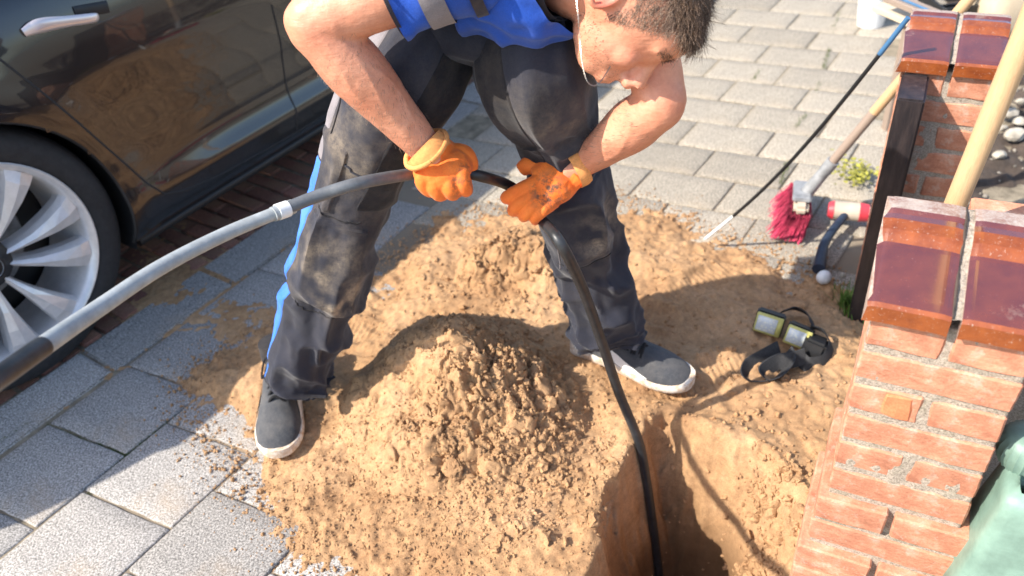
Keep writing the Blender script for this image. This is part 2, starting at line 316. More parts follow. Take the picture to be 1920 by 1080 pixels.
# ================================================================ GROUND
X0,X1,Y0,Y1=-1.02,1.30,.50,2.40
pit=[G(1185,855)[:2],G(1205,800)[:2],G(1245,795)[:2],G(1340,835)[:2],G(1435,872)[:2],G(1500,960)[:2],(.50,.74),(.47,.52),(-.02,.52),G(1085,1150)[:2],G(1120,1040)[:2],G(1148,930)[:2]]
sandpoly=[(-.84,1.50),(-.76,1.34),(-.66,1.2),(-.58,1.10),(-.50,1.02),(-.40,.90),(-.36,.55),(-.3,.3),(1.,.3),(1.0,1.0),(.86,1.45),(.74,1.74),(.557,1.9),(.36,2.1),(.1,2.14),(-.2,2.08),(-.46,1.80),(-.60,1.74),(-.74,1.66)]
PITD=.70
def ground_h(x,y):
    P2=np.stack([x,y],1); p3=np.stack([x,y,x*0],1)
    sd=poly_sd(P2,sandpoly)+.055*fbm(p3*6,3,3)+.018*fbm(p3*40,2,13)
    h=-.007+.035*sstep(-.03,.20,sd)+.012*sstep(0,.1,sd)*fbm(p3*9,4,5)+.0035*sstep(-.01,.05,sd)*fbm(p3*45,3,9)+.0030*sstep(-.04,.01,sd)*(1-.5*sstep(.05,.2,sd))*fbm(p3*110,2,15)
    dp=poly_sd(P2,pit)+.016*fbm(p3*9,3,21)+.004*fbm(p3*60,2,23)
    # steep left and back faces, gentler slope on the right
    a,b=np.array(G(1185,855)[:2]),np.array(G(1095,1110)[:2]); e=(b-a)/np.linalg.norm(b-a); dl=(x-a[0])*(-e[1])+(y-a[1])*e[0]; dl=np.abs(dl)
    right=sstep(.30,.42,x-.12*(y-.9)); slope=4.2*(1-right)+1.15*right
    back=sstep(.98,1.10,y+.45*(x-.3)); slope=slope*(1-back*(1-right)*.45)
    dep=np.clip(dp*slope,0,PITD); dep=PITD*(1-np.exp(-dep/PITD*1.9))*1.12
    h=np.where(dp>0,h-dep+(.020*fbm(p3*14,3,31)+.012*np.abs(noise(p3*38,33))+.005*fbm(p3*90,2,35))*np.clip(dp*25,0,1),h)
    for (fx,fy,fa) in ((.48,1.62,.5),(.30,1.55,-.6),(.62,1.33,1.2),(.40,1.30,.2),(.22,1.95,.9),(-.45,1.62,-.4)):
        ux,uy=math.cos(fa),math.sin(fa); a_=(x-fx)*ux+(y-fy)*uy; b_=-(x-fx)*uy+(y-fy)*ux; g_=np.exp(-((a_/.12)**4+(b_/.042)**4)); h=h-.011*g_+.006*np.exp(-((np.sqrt((a_/.135)**2+(b_/.055)**2)-1)/.18)**2)+.0025*g_*np.sin(a_*420)
    h+= .02*np.exp(-((dp+.02)/.022)**2)*(.5+.5*noise(p3*18,8))*sstep(.0,.06,sd)
    return h
def sheet(name,x0,x1,y0,y1,st,hf,mat,cut=None,warp=0,**k):
    xs=np.arange(x0,x1+1e-6,st); ys=np.arange(y0,y1+1e-6,st); X,Y=np.meshgrid(xs,ys,indexing='ij'); x,y=X.ravel(),Y.ravel(); z=hf(x,y)
    V=np.stack([x,y,z],1); F=grid_faces(len(xs),len(ys))
    if warp:
        w=sstep(.0,.05,z-.02)[:,None]; V=V+w*warp*np.stack([noise(V*38,91)+.5*noise(V*85,92),noise(V*38,93)+.5*noise(V*85,94),0*x],1)
    if cut is not None:
        keep=cut(x,y,z); fk=keep[F].any(1); F=F[fk]; used=np.zeros(len(V),bool); used[F.ravel()]=1; idx=np.cumsum(used)-1; V=V[used]; F=idx[F]
    return mesh_obj(name,V,F,mat,**k)
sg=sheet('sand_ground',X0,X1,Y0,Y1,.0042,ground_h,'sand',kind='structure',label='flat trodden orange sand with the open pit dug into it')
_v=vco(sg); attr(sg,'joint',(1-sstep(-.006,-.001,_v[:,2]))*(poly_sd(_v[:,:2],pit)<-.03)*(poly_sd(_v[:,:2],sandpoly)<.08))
attr(sg,'pit_shade',.85*sstep(-.05,-.30,_v[:,2]+.05*fbm(_v*8,2,3)) if False else .9*(1-sstep(-.33,-.04,_v[:,2]+.05*fbm(_v*8,2,3))))  # pit shade put into the sand colour, darker with depth
# ground sheet round it, to the horizon
R=[-150,X0+.004,X1-.004,150]; Q=[-150,Y0+.004,Y1-.004,150]; V=[];F=[]
for a in range(4):
    for b in range(4): V.append((R[a],Q[b],-.0045))
for a in range(3):
    for b in range(3):
        if (a,b)!=(1,1): F.append((a*4+b,(a+1)*4+b,(a+1)*4+b+1,a*4+b+1))
mesh_obj('ground',V,F,'bedding',kind='structure',smooth=False)
# ---- paving slabs
def heap_cones(cones,x,y,k=120.):
    acc=0
    for (cx,cy,cz,sl) in cones: acc=acc+np.exp(k*(cz-sl*np.sqrt((x-cx)**2+(y-cy)**2+.0003)))
    return np.log(acc+1e-9)/k
C1=[(-.14,1.32,.240,.80),(-.10,1.25,.190,.80),(-.03,1.19,.110,.70),(-.20,1.22,.075,.6),(-.07,1.11,.045,.55),(.05,1.12,.025,.5)]
C2=[(.03,1.80,.125,.62),(.10,1.74,.085,.6),(-.08,1.74,.03,.5),(.20,1.72,.05,.5),(-.24,1.62,.03,.4),(.02,1.64,.05,.5),(.12,1.88,.06,.6)]
CAR_A=math.radians(51.3); ca=math.cos(CAR_A);sa=math.sin(CAR_A)
cd=np.array([ca,sa,0.]); cn=np.array([sa,-ca,0.]); HUB=G(-2,513,.333)       # car axes: forward, outward (towards the worker)
def CARP(x,y,z): return np.array([HUB[0],HUB[1],0])+cd*x+cn*y+np.array([0,0,z])
def carloc(p): e=np.asarray(p)[:2]-HUB[:2]; return float(e@cd[:2]),float(e@cn[:2])
e1=np.array([math.cos(math.radians(52)),math.sin(math.radians(52))]); e2=np.array([math.cos(math.radians(-29.5)),math.sin(math.radians(-29.5))])
O0=np.array(G(236,852)[:2]); s1,s2=.226,.262
pav=empty('pavement',(0,1.5,0),kind='structure')
slabmesh={}
def slabm(kind,var,w,h,mat):
    key=(kind,var)
    if key in slabmesh: return slabmesh[key]
    mb=MB(); n=9; bm=bmesh.new(); gx=n;gy=n; V=[];F=[]
    gap=.003
    for i in range(gx+1):
        for j in range(gy+1):
            a=i/gx-.5;b=j/gy-.5; ed=min(.5-abs(a),.5-abs(b)); zz=0 if ed>.01 else -.0022
            aa=(a if ed>.01 else a)*(w-gap*2); bb=b*(h-gap*2)
            p=e1*aa+e2*bb; jx=.0018*random.uniform(-1,1); V.append((p[0]+(jx if ed<=.01 else 0),p[1]+(jx if ed<=.01 else 0),zz-.0006*random.random()))
    # tight rounded rim: pull the second row outwards
    for i in range(gx+1):
        for j in range(gy+1):
            a=i;b=j
            if a in(1,gx-1) or b in(1,gy-1):
                ta=(-.5+ .018) if a==1 else (.5-.018 if a==gx-1 else a/gx-.5); tb=(-.5+.018) if b==1 else (.5-.018 if b==gy-1 else b/gy-.5)
                if a in(0,gx): ta=a/gx-.5
                if b in(0,gy): tb=b/gy-.5
                p=e1*ta*(w-gap*2)+e2*tb*(h-gap*2); z=V[a*(gy+1)+b][2]; V[a*(gy+1)+b]=(p[0],p[1],z)
    for i in range(gx):
        for j in range(gy): q=i*(gy+1)+j; F.append((q,q+1,q+gy+2,q+gy+1))
    # skirt
    ring=[i*(gy+1) for i in range(gx+1)]+[gx*(gy+1)+j for j in range(1,gy+1)]+[i*(gy+1)+gy for i in range(gx-1,-1,-1)]+[j for j in range(gy-1,0,-1)]
    base=len(V)
    for r in ring: V.append((V[r][0],V[r][1],-.04))
    for k in range(len(ring)): F.append((ring[k],ring[(k+1)%len(ring)],base+(k+1)%len(ring),base+k))
    me=bpy.data.meshes.new('slab'); me.from_pydata(V,[],F); me.update(); me.materials.append(M[mat]); me.polygons.foreach_set('use_smooth',[True]*len(me.polygons))
    slabmesh[key]=me; return me
cnt=0
def place_slab(c,kind,w,h,mat):
    global cnt
    lx,ly=carloc(c)
    me=slabm(kind,random.randrange(5),w,h,mat)
    o=link('slab',me,pav); o.location=(c[0],c[1],random.uniform(-.0025,.001)); o.rotation_euler=(random.gauss(0,.004),random.gauss(0,.004),random.gauss(0,.006))
    o.matrix_parent_inverse=pav.matrix_basis.inverted(); cnt+=1
sp=np.array(sandpoly)
def isfar(c): return c[0]>.35 or (c[0]>-.30 and c[1]>1.80) or c[1]>2.55
def skip(c):
    lx,ly=carloc(c); q=np.array([c[0],c[1],0])-Cv; Z=q@Fv
    if Z<.3: return True
    u=960+FPX*(q@Rv)/Z; v=540-FPX*(q@Uv)/Z
    if u<-330 or u>2050 or v<-190 or v>1330: return True
    w=(c[0]-.46)*.876-(c[1]-.78)*.482
    return (w>.02 and c[1]<3.1) or w>.35 or poly_sd(np.array([c]),sp)[0]>.17
for i in range(-3,26):
    for j in range(-9,14):
        c=O0+e1*((i+.5)*.172)+e2*((j-.5+(.5 if i%2 else 0))*s2)
        if carloc(c)[1]<.20 or not isfar(c) or skip(c): continue
        place_slab(c,'far',.172,s2,'paver_concrete'); 
for i in range(-5,22):
    for j in range(-9,10):
        off=.5*s1 if j%2 else 0
        c=O0+e1*((i+.5)*s1+off)+e2*((j-.5)*s2)
        lx,ly=carloc(c)
        if j<0: continue
        q=np.array([c[0],c[1],0])-Cv; Z=q@Fv
        if Z<.3: continue
        u=960+FPX*(q@Rv)/Z; v=540-FPX*(q@Uv)/Z
        if u<-330 or u>2000 or v<-150 or v>1330: continue
        # wall line: nothing beyond on the garden side
        if (c[0]-.46)*.876-(c[1]-.78)*.482>.02 and c[1]<3.1: continue
        if (c[0]-.46)*.876-(c[1]-.78)*.482>.35: continue
        sd=poly_sd(np.array([c]),sp)[0]
        if sd>.17: continue
        if isfar(c): continue
        place_slab(c,'full',s1,s2,'slab_concrete')
print('slabs',cnt)
# ---- road
road=empty('road',CARP(0,-.3,0),kind='structure')
mesh_obj('road_bed',[CARP(-2.5,.035,-.018),CARP(5,.035,-.018),CARP(5,-3,-.018),CARP(-2.5,-3,-.018)],[(0,3,2,1)],'soil',road,smooth=False)
me=None; bmeshes=[]
for v in range(5):
    mb=MB().box((0,0,-.03),(.0545,.200,.06),None,.004,.0006); me=bpy.data.meshes.new('brick'); me.from_pydata(mb.V,[],mb.F); me.update(); me.materials.append(M['road_brick']); bmeshes.append(me)
nb=0
for i in range(-6,46):
    for j in range(5):
        x=i*.061+random.uniform(-.002,.002); y=(-.085 if j==0 else -.235-(j-1)*.207) if i%2 else -.145-j*.207
        if y<-.7 or x>1.9 and j>2: continue
        if nb>=230: continue
        o=link('brick',random.choice(bmeshes),road); o.location=tuple(CARP(x,y,-.012+random.uniform(-.003,.003)+.012)); o.rotation_euler=(random.gauss(0,.01),random.gauss(0,.01),CAR_A+random.gauss(0,.012))
        if i%2 and j==0: o.scale=(1,.42,1)
        o.matrix_parent_inverse=road.matrix_basis.inverted(); nb+=1
# kerb row of concrete edging between road and pavement
for i in range(-4,12):
    mb=MB().box((0,0,-.04),(.40-.008,.148,.08),None,.005,.0008); 
    o=mb.obj('kerb_stone','slab_concrete',pav,smooth=False); o.location=tuple(CARP(-.12+i*.40,.036,.001)); o.rotation_euler=(0,0,CAR_A+random.gauss(0,.004)); o.matrix_parent_inverse=pav.matrix_basis.inverted()
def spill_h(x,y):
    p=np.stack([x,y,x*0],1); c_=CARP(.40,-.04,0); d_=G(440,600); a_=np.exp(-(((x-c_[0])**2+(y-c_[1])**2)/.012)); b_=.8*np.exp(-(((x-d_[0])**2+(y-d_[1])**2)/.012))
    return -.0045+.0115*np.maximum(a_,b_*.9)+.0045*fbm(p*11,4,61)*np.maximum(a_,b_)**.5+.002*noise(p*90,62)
sheet('spilled_sand_sunpatch',-1.15,-.50,1.45,2.25,.006,spill_h,'sand',cut=lambda x,y,z:(z>-.003),kind='stuff',label='thin patches of orange sand spilled on the road bricks and slabs beside the car, also standing in for a sunlit patch',cat='spilled sand')  # spilled sand that also brightens the ground in place of a sunlit patch
# garden soil to the right of the wall
def soil_h(x,y):
    p=np.stack([x,y,x*0],1); return .004+.03*fbm(p*5,4,40)+.010*fbm(p*28,3,41)
sheet('garden_soil',.50,2.3,.55,3.4,.012,soil_h,'soil',cut=lambda x,y,z:((x-.46)*.876-(y-.78)*.482>.09),kind='structure')
# ================================================================ SAND HEAPS
def heap_h(cones,amp,seed):
    def f(x,y):
        p=np.stack([x,y,x*0],1); b=heap_cones(cones,x,y)
        w=sstep(-.01,.06,b)
        q=p+.012*np.stack([fbm(p*22,2,seed+11),fbm(p*22,2,seed+12),p[:,0]*0],1); lm=(.30+.95*np.exp(-(((x-cones[2][0])**2+(y-cones[2][1]-.02)**2)/.030)))*(.7+.6*sstep(-.2,.4,noise(p*7,seed+9))); amp_=amp*lm; lump=1.0*np.abs(noise(q*24,seed))+.75*(1-np.abs(noise(q*52,seed+1)))*.8+.45*np.abs(noise(q*105,seed+2))+.25*noise(q*190,seed+3)
        r=b+amp_*w*(lump-.75)+.0022*w*noise(p*150,seed+7)+.0016*w*noise(p*260,seed+8)+.026*w*fbm(p*8,3,seed+5)
        r-= .035*np.exp(-((x-.0)**2+(y-1.70)**2)/.0018)
        return r+.012
    return f
def heap(name,cones,box,amp,seed,label):
    hf=heap_h(cones,amp,seed)
    def cut(x,y,z):
        dp=poly_sd(np.stack([x,y],1),pit)
        return (z>ground_h(x,y)-.008)&(dp<-.004)
    o=sheet(name,*box,.0034,hf,'sand',cut=cut,warp=.0085,label=label,cat='sand heap'); return hf
h1=heap('sand_heap',C1,(-.62,.30,.60,1.72),.030,50,'big clumpy heap of dug orange sand between the worker\'s shoes beside the pit')
h2=heap('sand_heap',C2,(-.50,.55,1.38,2.22),.024,70,'lower blurred sand heap behind the worker\'s front foot under his glove')
# clods
def surf(x,y): 
    x=np.atleast_1d(x);y=np.atleast_1d(y); dp=poly_sd(np.stack([x,y],1),pit); g_=ground_h(x,y)
    return np.where(dp>-.004,g_,np.maximum(np.maximum(h1(x,y),h2(x,y)),g_)) if 1 else np.maximum(np.maximum(h1(x,y),h2(x,y)),ground_h(x,y))
VV=[];FF=[];n0=0
def scatter(n,cx,cy,sx,sy,r0,r1,ic,seed,inpit=False):
    global n0
    x=RNG.normal(cx,sx,n); y=RNG.normal(cy,sy,n); ok=poly_sd(np.stack([x,y],1),sandpoly)>-.10; 
    ok&=(x<X1-.02)&(x>X0+.02)&(y>Y0+.02)&(y<Y1-.02); ok&=((x-.46)*.876-(y-.78)*.482<-.0)&(inpit|(poly_sd(np.stack([x,y],1),pit)<.0))
    x,y=x[ok],y[ok]; z=surf(x,y); r=r0+(r1-r0)*RNG.random(len(x))**3.2
    V,F=ic
    for k in range(len(x)):
        s=r[k]*(1+.28*RNG.normal(size=3)).clip(.6,1.5); v=V*(1+.55*noise(V*2.6+k*3.1,seed)[:,None])*s+np.array([x[k],y[k],z[k]+r[k]*.15])
        VV.append(v);FF.append(F+n0); n0+=len(v)
scatter(7000,-.08,1.14,.17,.18,.0008,.0042,ICO1,1)
scatter(700,-.02,1.16,.10,.11,.0025,.0085,ICO2,2)
scatter(40,.02,1.10,.10,.12,.006,.015,ICO2,12)
def edge_scatter(n,sig,r0,r1,seed):
    global n0
    P_=np.array(sandpoly); L=np.linalg.norm(np.roll(P_,-1,0)-P_,axis=1); idx=RNG.choice(len(P_),n,p=L/L.sum()); t=RNG.random(n)[:,None]; q=P_[idx]*(1-t)+np.roll(P_,-1,0)[idx]*t+RNG.normal(0,sig,(n,2))
    x,y=q[:,0],q[:,1]; ok=(x>X0+.02)&(x<X1-.02)&(y>.62)&(y<Y1-.02)&((x-.46)*.876-(y-.78)*.482<0)&(poly_sd(q,pit)<0); x,y=x[ok],y[ok]; z=np.maximum(surf(x,y),.0005); V,F=ICO1
    for k in range(len(x)):
        r_=r0+(r1-r0)*random.random()**4; v=V*(1+.4*noise(V*2.3+k*1.3,seed)[:,None])*r_+np.array([x[k],y[k],z[k]+r_*.3]); VV.append(v);FF.append(F+n0);n0+=len(v)
edge_scatter(9000,.055,.0006,.0034,21)
edge_scatter(5000,.028,.0010,.0050,22)
scatter(4200,-.30,1.05,.17,.20,.0008,.0036,ICO1,3)
scatter(900,.45,1.35,.30,.25,.0015,.006,ICO1,4)
scatter(150,.52,1.10,.07,.16,.003,.010,ICO2,5)
q_=G(1440,985,-.03); scatter(190,q_[0],q_[1],.030,.035,.003,.013,ICO2,15,True); q_=G(1430,910,-.02); scatter(160,q_[0],q_[1],.04,.02,.002,.008,ICO2,16,True); q_=G(1240,960,-.3); scatter(60,q_[0],q_[1],.05,.08,.002,.007,ICO1,17,True)
scatter(1300,.0,1.75,.22,.16,.0015,.006,ICO1,6)
scatter(70,.02,1.75,.12,.09,.004,.011,ICO2,7)
scatter(2600,-.60,1.20,.17,.25,.0008,.003,ICO1,8)
mesh_obj('sand_clods',np.vstack(VV),np.vstack(FF),'sand',smooth=False,kind='stuff',label='loose crumbs and clods of orange sand scattered over the heaps and slabs',cat='sand clods')
# ================================================================ BRICK PILLARS
def pillar(name,base,yaw,Wd,top,ncourse,label,plinth=0,orange=False,pitch=.060):
    d1=np.array([math.cos(yaw),math.sin(yaw),0]); d2=np.array([-math.sin(yaw),math.cos(yaw),0]); ax=[d1,d2,[0,0,1.]]
    root=empty(name,(base[0],base[1],0),label,'brick pillar')
    B=np.array([base[0],base[1],0]); g=.010
    cz=top-pitch*ncourse
    core=MB().box(B+d1*Wd/2+d2*Wd/2+np.array([0,0,(top+cz-.5)/2]),(Wd-.008,Wd-.008,top-cz+.5-.002),ax)
    # rough mortar: subdivided core with noise
    bm=bmesh.new(); vs=[bm.verts.new(v) for v in core.V]; [bm.faces.new([vs[i] for i in f]) for f in core.F]
    bmesh.ops.subdivide_edges(bm,edges=list(bm.edges),cuts=44,use_grid_fill=True); bm.verts.index_update()
    V=np.array([v.co[:] for v in bm.verts]); F=[[v.index for v in f.verts] for f in bm.faces]; bm.free()
    c=B+d1*Wd/2+d2*Wd/2; out=V-c; out[:,2]=0; out/=np.linalg.norm(out,axis=1)[:,None]+1e-9; V+=out*(.0020*fbm(V*60,3,5)+.0022)[:,None]
    mesh_obj('mortar',V,F,'mortar',root)
    if plinth: mesh_obj('mortar',*(lambda q:(q.V,q.F))(MB().box(B+d1*Wd/2+d2*(Wd/2-.004)+np.array([0,0,(top-pitch*(plinth+1)-.004+cz-.5)/2]),(Wd+.016,Wd+.008,top-pitch*(plinth+1)-.004-cz+.5),ax)),'mortar',root,smooth=False)
    def brk(c,size,mat='wall_brick'):
        bm=bmesh.new(); bmesh.ops.create_cube(bm,size=1)
        for v in bm.verts: v.co=Vector([v.co[i]*size[i] for i in range(3)])
        bmesh.ops.bevel(bm,geom=list(bm.edges),offset=.0028,segments=1,affect='EDGES')
        bmesh.ops.subdivide_edges(bm,edges=[e for e in bm.edges if e.calc_length()>.03],cuts=3,use_grid_fill=True); bm.verts.index_update()
        V=np.array([v.co[:] for v in bm.verts]); F=[[v.index for v in f.verts] for f in bm.faces]; bm.free()
        V=V+.0016*np.stack([fbm((V+c)*40,2,s) for s in (1,2,3)],1)
        rz=random.gauss(0,.006); Rm=np.array([[math.cos(rz),math.sin(rz),0],[-math.sin(rz),math.cos(rz),0],[0,0,1]])
        V=(V@Rm)@np.array(ax)
        o=mesh_obj('brick',V,F,mat,root,smooth=False); o.location=tuple(c); o.matrix_parent_inverse=root.matrix_basis.inverted(); return o
    for k in range(ncourse):
        zc=top-pitch*(k+.5); ex=0 if not plinth or k<plinth else .012*(1+(k>plinth+1)); hW=(Wd-g)/2; bh=pitch-g
        zc+=random.uniform(-.001,.001)
        if k%2==0:
            for s in (0,1):
                w=hW+ex; cx=(hW/2 if s==0 else Wd-hW/2)+(-ex/2 if s==0 else ex/2)
                brk(B+d1*cx+d2*(Wd/2-ex/2)+np.array([0,0,zc]),(w,Wd+ex,bh))
        else:
            for s in (0,1):
                cy=hW/2-(ex/2 if s==0 else 0) if s==0 else Wd-hW/2
                brk(B+d1*(Wd/2)+d2*cy+np.array([0,0,zc]),(Wd+2*ex,hW+(ex if s==0 else 0),bh))
    if orange:
        zc=top-pitch*2.5; q=brk(B+d1*.060-d2*.0+np.array([0,0,zc]),(.036,.006,pitch*.74),'bright_brick'); q.name='patch'; q['label']='bright orange patch where the brick face has been chipped'
    # cap: two glazed tiles side by side
    tw=(Wd+.012-.011)/2; pr=[(-.012,-.002),(-.012,.022),(-.008,.027),(.004,.030),(.090,.044),(.096,.046),(.103,.054),(.108,.058),(.128,.062),(.140,.062),(.147,.066),(Wd-.004,.061),(Wd+.004,.055),(Wd+.004,.0)]
    # material per strip: front edge, pan, riser, worn top
    sm=[1,1,0,0,0,1,1,1,0,0,2,2,2]
    for s in (0,1):
        x0=-.006+s*(tw+.011); nx=26; V=[];F=[];mi=[]
        for i in range(nx+1):
            t=i/nx; xx=x0+t*tw
            for (u,z) in pr:
                rag=0
                if (s==0 and i==0): rag=.0045*noise(np.array([[u*90,z*90,3.3+Wd*9]]))[0]+.002*random.uniform(-1,1)
                lip=-.0018*math.exp(-(min(t,1-t)*tw/.006)**2)
                V.append(B+d1*(xx+rag)+d2*u+np.array([0,0,top+z+lip]))
        m_=len(pr)
        for i in range(nx):
            for j in range(m_-1): F.append((i*m_+j,(i+1)*m_+j,(i+1)*m_+j+1,i*m_+j+1)); mi.append(sm[j])
        F.append(tuple(range(m_))); mi.append(2); F.append(tuple((nx)*m_+j for j in range(m_-1,-1,-1))); mi.append(2)
        mesh_obj('cap_tile',V,F,None,root,smooth=False,mats=['glazed_tile','glazed_edge','worn_glaze'],midx=mi)
    V=[];F=[]; n=60
    xj=-.006+tw+.0055
    for i in range(n+1):
        t=i/n; u=-.010+t*(Wd+.017); z=np.interp(u,[p[0] for p in pr[2:]],[p[1] for p in pr[2:]])
        dip=-.004-.002*noise(np.array([[u*60,1.,1.]]))[0]
        for q in (-1,-.4,.4,1): V.append(B+d1*(xj+q*.0062)+d2*u+np.array([0,0,top+z+dip+(.0012*random.uniform(-1,1))]))
    for i in range(n):
        for q in range(3): F.append((i*4+q,(i+1)*4+q,(i+1)*4+q+1,i*4+q+1))
    o=mesh_obj('cap_joint',V,F,'mortar',root)
    MB().tube([B+d1*(xj-.005)+d2*(-.009+t*(Wd+.012))+np.array([0,0,top+np.interp(-.009+t*(Wd+.012),[p[0] for p in pr[2:]],[p[1] for p in pr[2:]])-.0025+.001*math.sin(9*t)]) for t in np.linspace(0,1,24)],[.0008+.0016*abs(math.sin(t*7)) for t in np.linspace(0,1,24)],6).obj('crack','soil',root)
    return root,d1,d2,B
YAW=math.radians(-28.8)
A0=P(1607,690,1.10); PN,nd1,nd2,NB0=pillar('brick_pillar',A0,YAW,.187,.682,13,'nearest brick pillar with glazed purple-brown cap tiles, sunlit, at right of the pit',plinth=6,orange=True)
A1=G(1692,128,.60); PF,fd1,fd2,FB0=pillar('brick_pillar',A1,YAW,.178,.60,10,'farther brick pillar with glazed cap, half in shadow, behind the broom')
# dark post on the far pillar
pr_=empty('gate_post',FB0-fd2*.03,'dark stained wooden gate post fixed to the front of the farther pillar','gate post')
MB().box(FB0+fd1*.028-fd2*.066+np.array([0,0,.297]),(.052,.124,.594),[fd1,fd2,[0,0,1]],.004).obj('post','dark_post',pr_)
# low wall bricks behind the near pillar
lw=empty('low_brick_wall',NB0+nd1*.25+nd2*.45,'short run of low red brick wall in the garden behind the nearest pillar','brick wall')
pb=P(1885,402,1.24)
for k in range(3):
    for q in range(5):
        c=pb+nd1*(.098*k+(.05 if q%2 else 0))+np.array([0,0,-.03-.06*q])
        MB().box(c,(.090,.09,.052),[nd1,nd2,[0,0,1]],.003,.0006).obj('brick','wall_brick',lw,smooth=False)
MB().box(pb+nd1*.12+np.array([0,0,-.33]),(.33,.082,.64),[nd1,nd2,[0,0,1]]).obj('mortar','mortar',lw,smooth=False)
# ================================================================ CAR
car=empty('parked_car',CARP(1.0,-.9,0),'glossy black parked car with silver ten-spoke rear wheel beside the pavement','car')
RA=.352
def side_y(x,z):
    zs=[.17,.20,.235,.27,.31,.36,.45,.55,.66,.74,.80,.86,.91,.95,.98]
    ys=[-.060,-.030,-.016,-.013,-.016,-.036,-.028,-.012,.000,-.002,-.012,-.030,-.060,-.105,-.160]
    y=np.interp(z,zs,ys)
    y2=0
    for dz in (-.02,-.01,.01,.02): y2=y2+np.interp(z+dz,zs,ys)
    y=(y+y2)/5
    fade=sstep(.36,.75,x)*(1-sstep(2.0,2.45,x))
    y+= (1-fade)*.012*np.exp(-((z-.37)/.06)**2)+fade*.004*np.exp(-((z-.30)/.02)**2)
    for cx in (0,2.87):
        r=np.hypot(x-cx,z-.333); y+=.014*np.exp(-((r-.37)/.07)**2)
    y-= .10*np.clip((-x-.45)/.5,0,1.2)**2 + .28*np.clip((x-3.05)/.65,0,1.1)**2
    return y
doorR=[(.205,.99),(.222,.763),(.298,.605),(.372,.447),(.42,.335),(.452,.285),(.51,.262),(.62,.245),(.8,.236),(.93,.232),(.945,.30),(.962,.50),(.955,.62),(.93,.99)]
doorF=[(.93,.99),(.955,.62),(.962,.50),(.945,.30),(.93,.232),(1.4,.225),(1.98,.232),(2.12,.30),(2.2,.5),(2.18,.99)]
def closest_on(poly,p,closed=True):
    best=(1e9,None)
    for i in range(len(poly)-(0 if closed else 1)):
        a=np.array(poly[i]);b=np.array(poly[(i+1)%len(poly)]); e=b-a; t=np.clip((p-a)@e/(e@e),0,1); q=a+t*e; d=np.hypot(*(p-q))
        if d<best[0]: best=(d,q)
    return best
st=.014; xs=np.arange(-.95,3.72,st); zs=np.arange(.200,.981,st); XX,ZZ=np.meshgrid(xs,zs,indexing='ij'); px_=XX.ravel().copy(); pz=ZZ.ravel().copy()
# snap to arches
for cx in (0,2.87):
    r=np.hypot(px_-cx,pz-.333); k=np.abs(r-RA)<st*.62; px_[k]=cx+(px_[k]-cx)*RA/r[k]; pz[k]=.333+(pz[k]-.333)*RA/r[k]
near=(px_>.15)&(px_<2.3)
polyR=[np.array(q) for q in doorR]; sm_=catmull(np.array(doorR),4)
for idx in np.where(near&(px_<1.1))[0]:
    d,q=closest_on(doorR,np.array([px_[idx],pz[idx]]))
    if d<st*.55 and pz[idx]<.975: px_[idx],pz[idx]=q
for idx in np.where(near&(px_>=1.1))[0]:
    d,q=closest_on(doorF,np.array([px_[idx],pz[idx]]))
    if d<st*.55 and pz[idx]<.975: px_[idx],pz[idx]=q
yy=side_y(px_,pz); VV_=np.array([HUB[0],HUB[1],0])+px_[:,None]*cd+yy[:,None]*cn+np.stack([px_*0,px_*0,pz],1)
FF_=grid_faces(len(xs),len(zs)); cx_=px_[FF_].mean(1); cz_=pz[FF_].mean(1)
ina=(np.hypot(cx_,cz_-.333)<RA-.002)|(np.hypot(cx_-2.87,cz_-.333)<RA-.002)
pc=np.stack([cx_,cz_],1); inR=poly_sd(pc,np.array(doorR))>0; inF=poly_sd(pc,np.array(doorF))>0
e_=1e-3
nn=np.cross(cd[None,:]*1.+cn[None,:]*((side_y(px_+e_,pz)-side_y(px_-e_,pz))/(2*e_))[:,None], np.array([0,0,1.])[None,:]+cn[None,:]*((side_y(px_,pz+e_)-side_y(px_,pz-e_))/(2*e_))[:,None]); 
nn/=np.linalg.norm(nn,axis=1)[:,None]; nn*=np.sign((nn@cn))[:,None]
def panel(name,mask,label=None):
    F=FF_[mask]; used=np.zeros(len(VV_),bool); used[F.ravel()]=1; idx=np.cumsum(used)-1
    F=idx[F]
    o=mesh_obj(name,VV_[used],F,'car_paint',car)
    if len(o.data.vertices)==used.sum(): o.data.normals_split_custom_set_from_vertices([tuple(v) for v in nn[used]])
    if label: o['label']=label
    return o
body=panel('body_side',~ina&~inR&~inF); pR=panel('rear_door',inR); pF=panel('front_door',inF)
def on(x,z,off=0.): return CARP(x,float(side_y(np.array([x]),np.array([z]))[0])+off,z)
def seam(poly,nm,par): 
    q=[]; 
    for i in range(len(poly)-1):
        a,b=np.array(poly[i]),np.array(poly[i+1])
        for t in np.linspace(0,1,8,endpoint=False): q.append(a+(b-a)*t)
    q.append(np.array(poly[-1])); MB().tube([on(x,z,-.0008) for x,z in q],.0030,6).obj(nm,'black_rubber',par)
seam([p for p in doorR if p[1]<.98],'door_gap',pR); seam([p for p in doorF if p[1]<.98],'door_gap',pF)
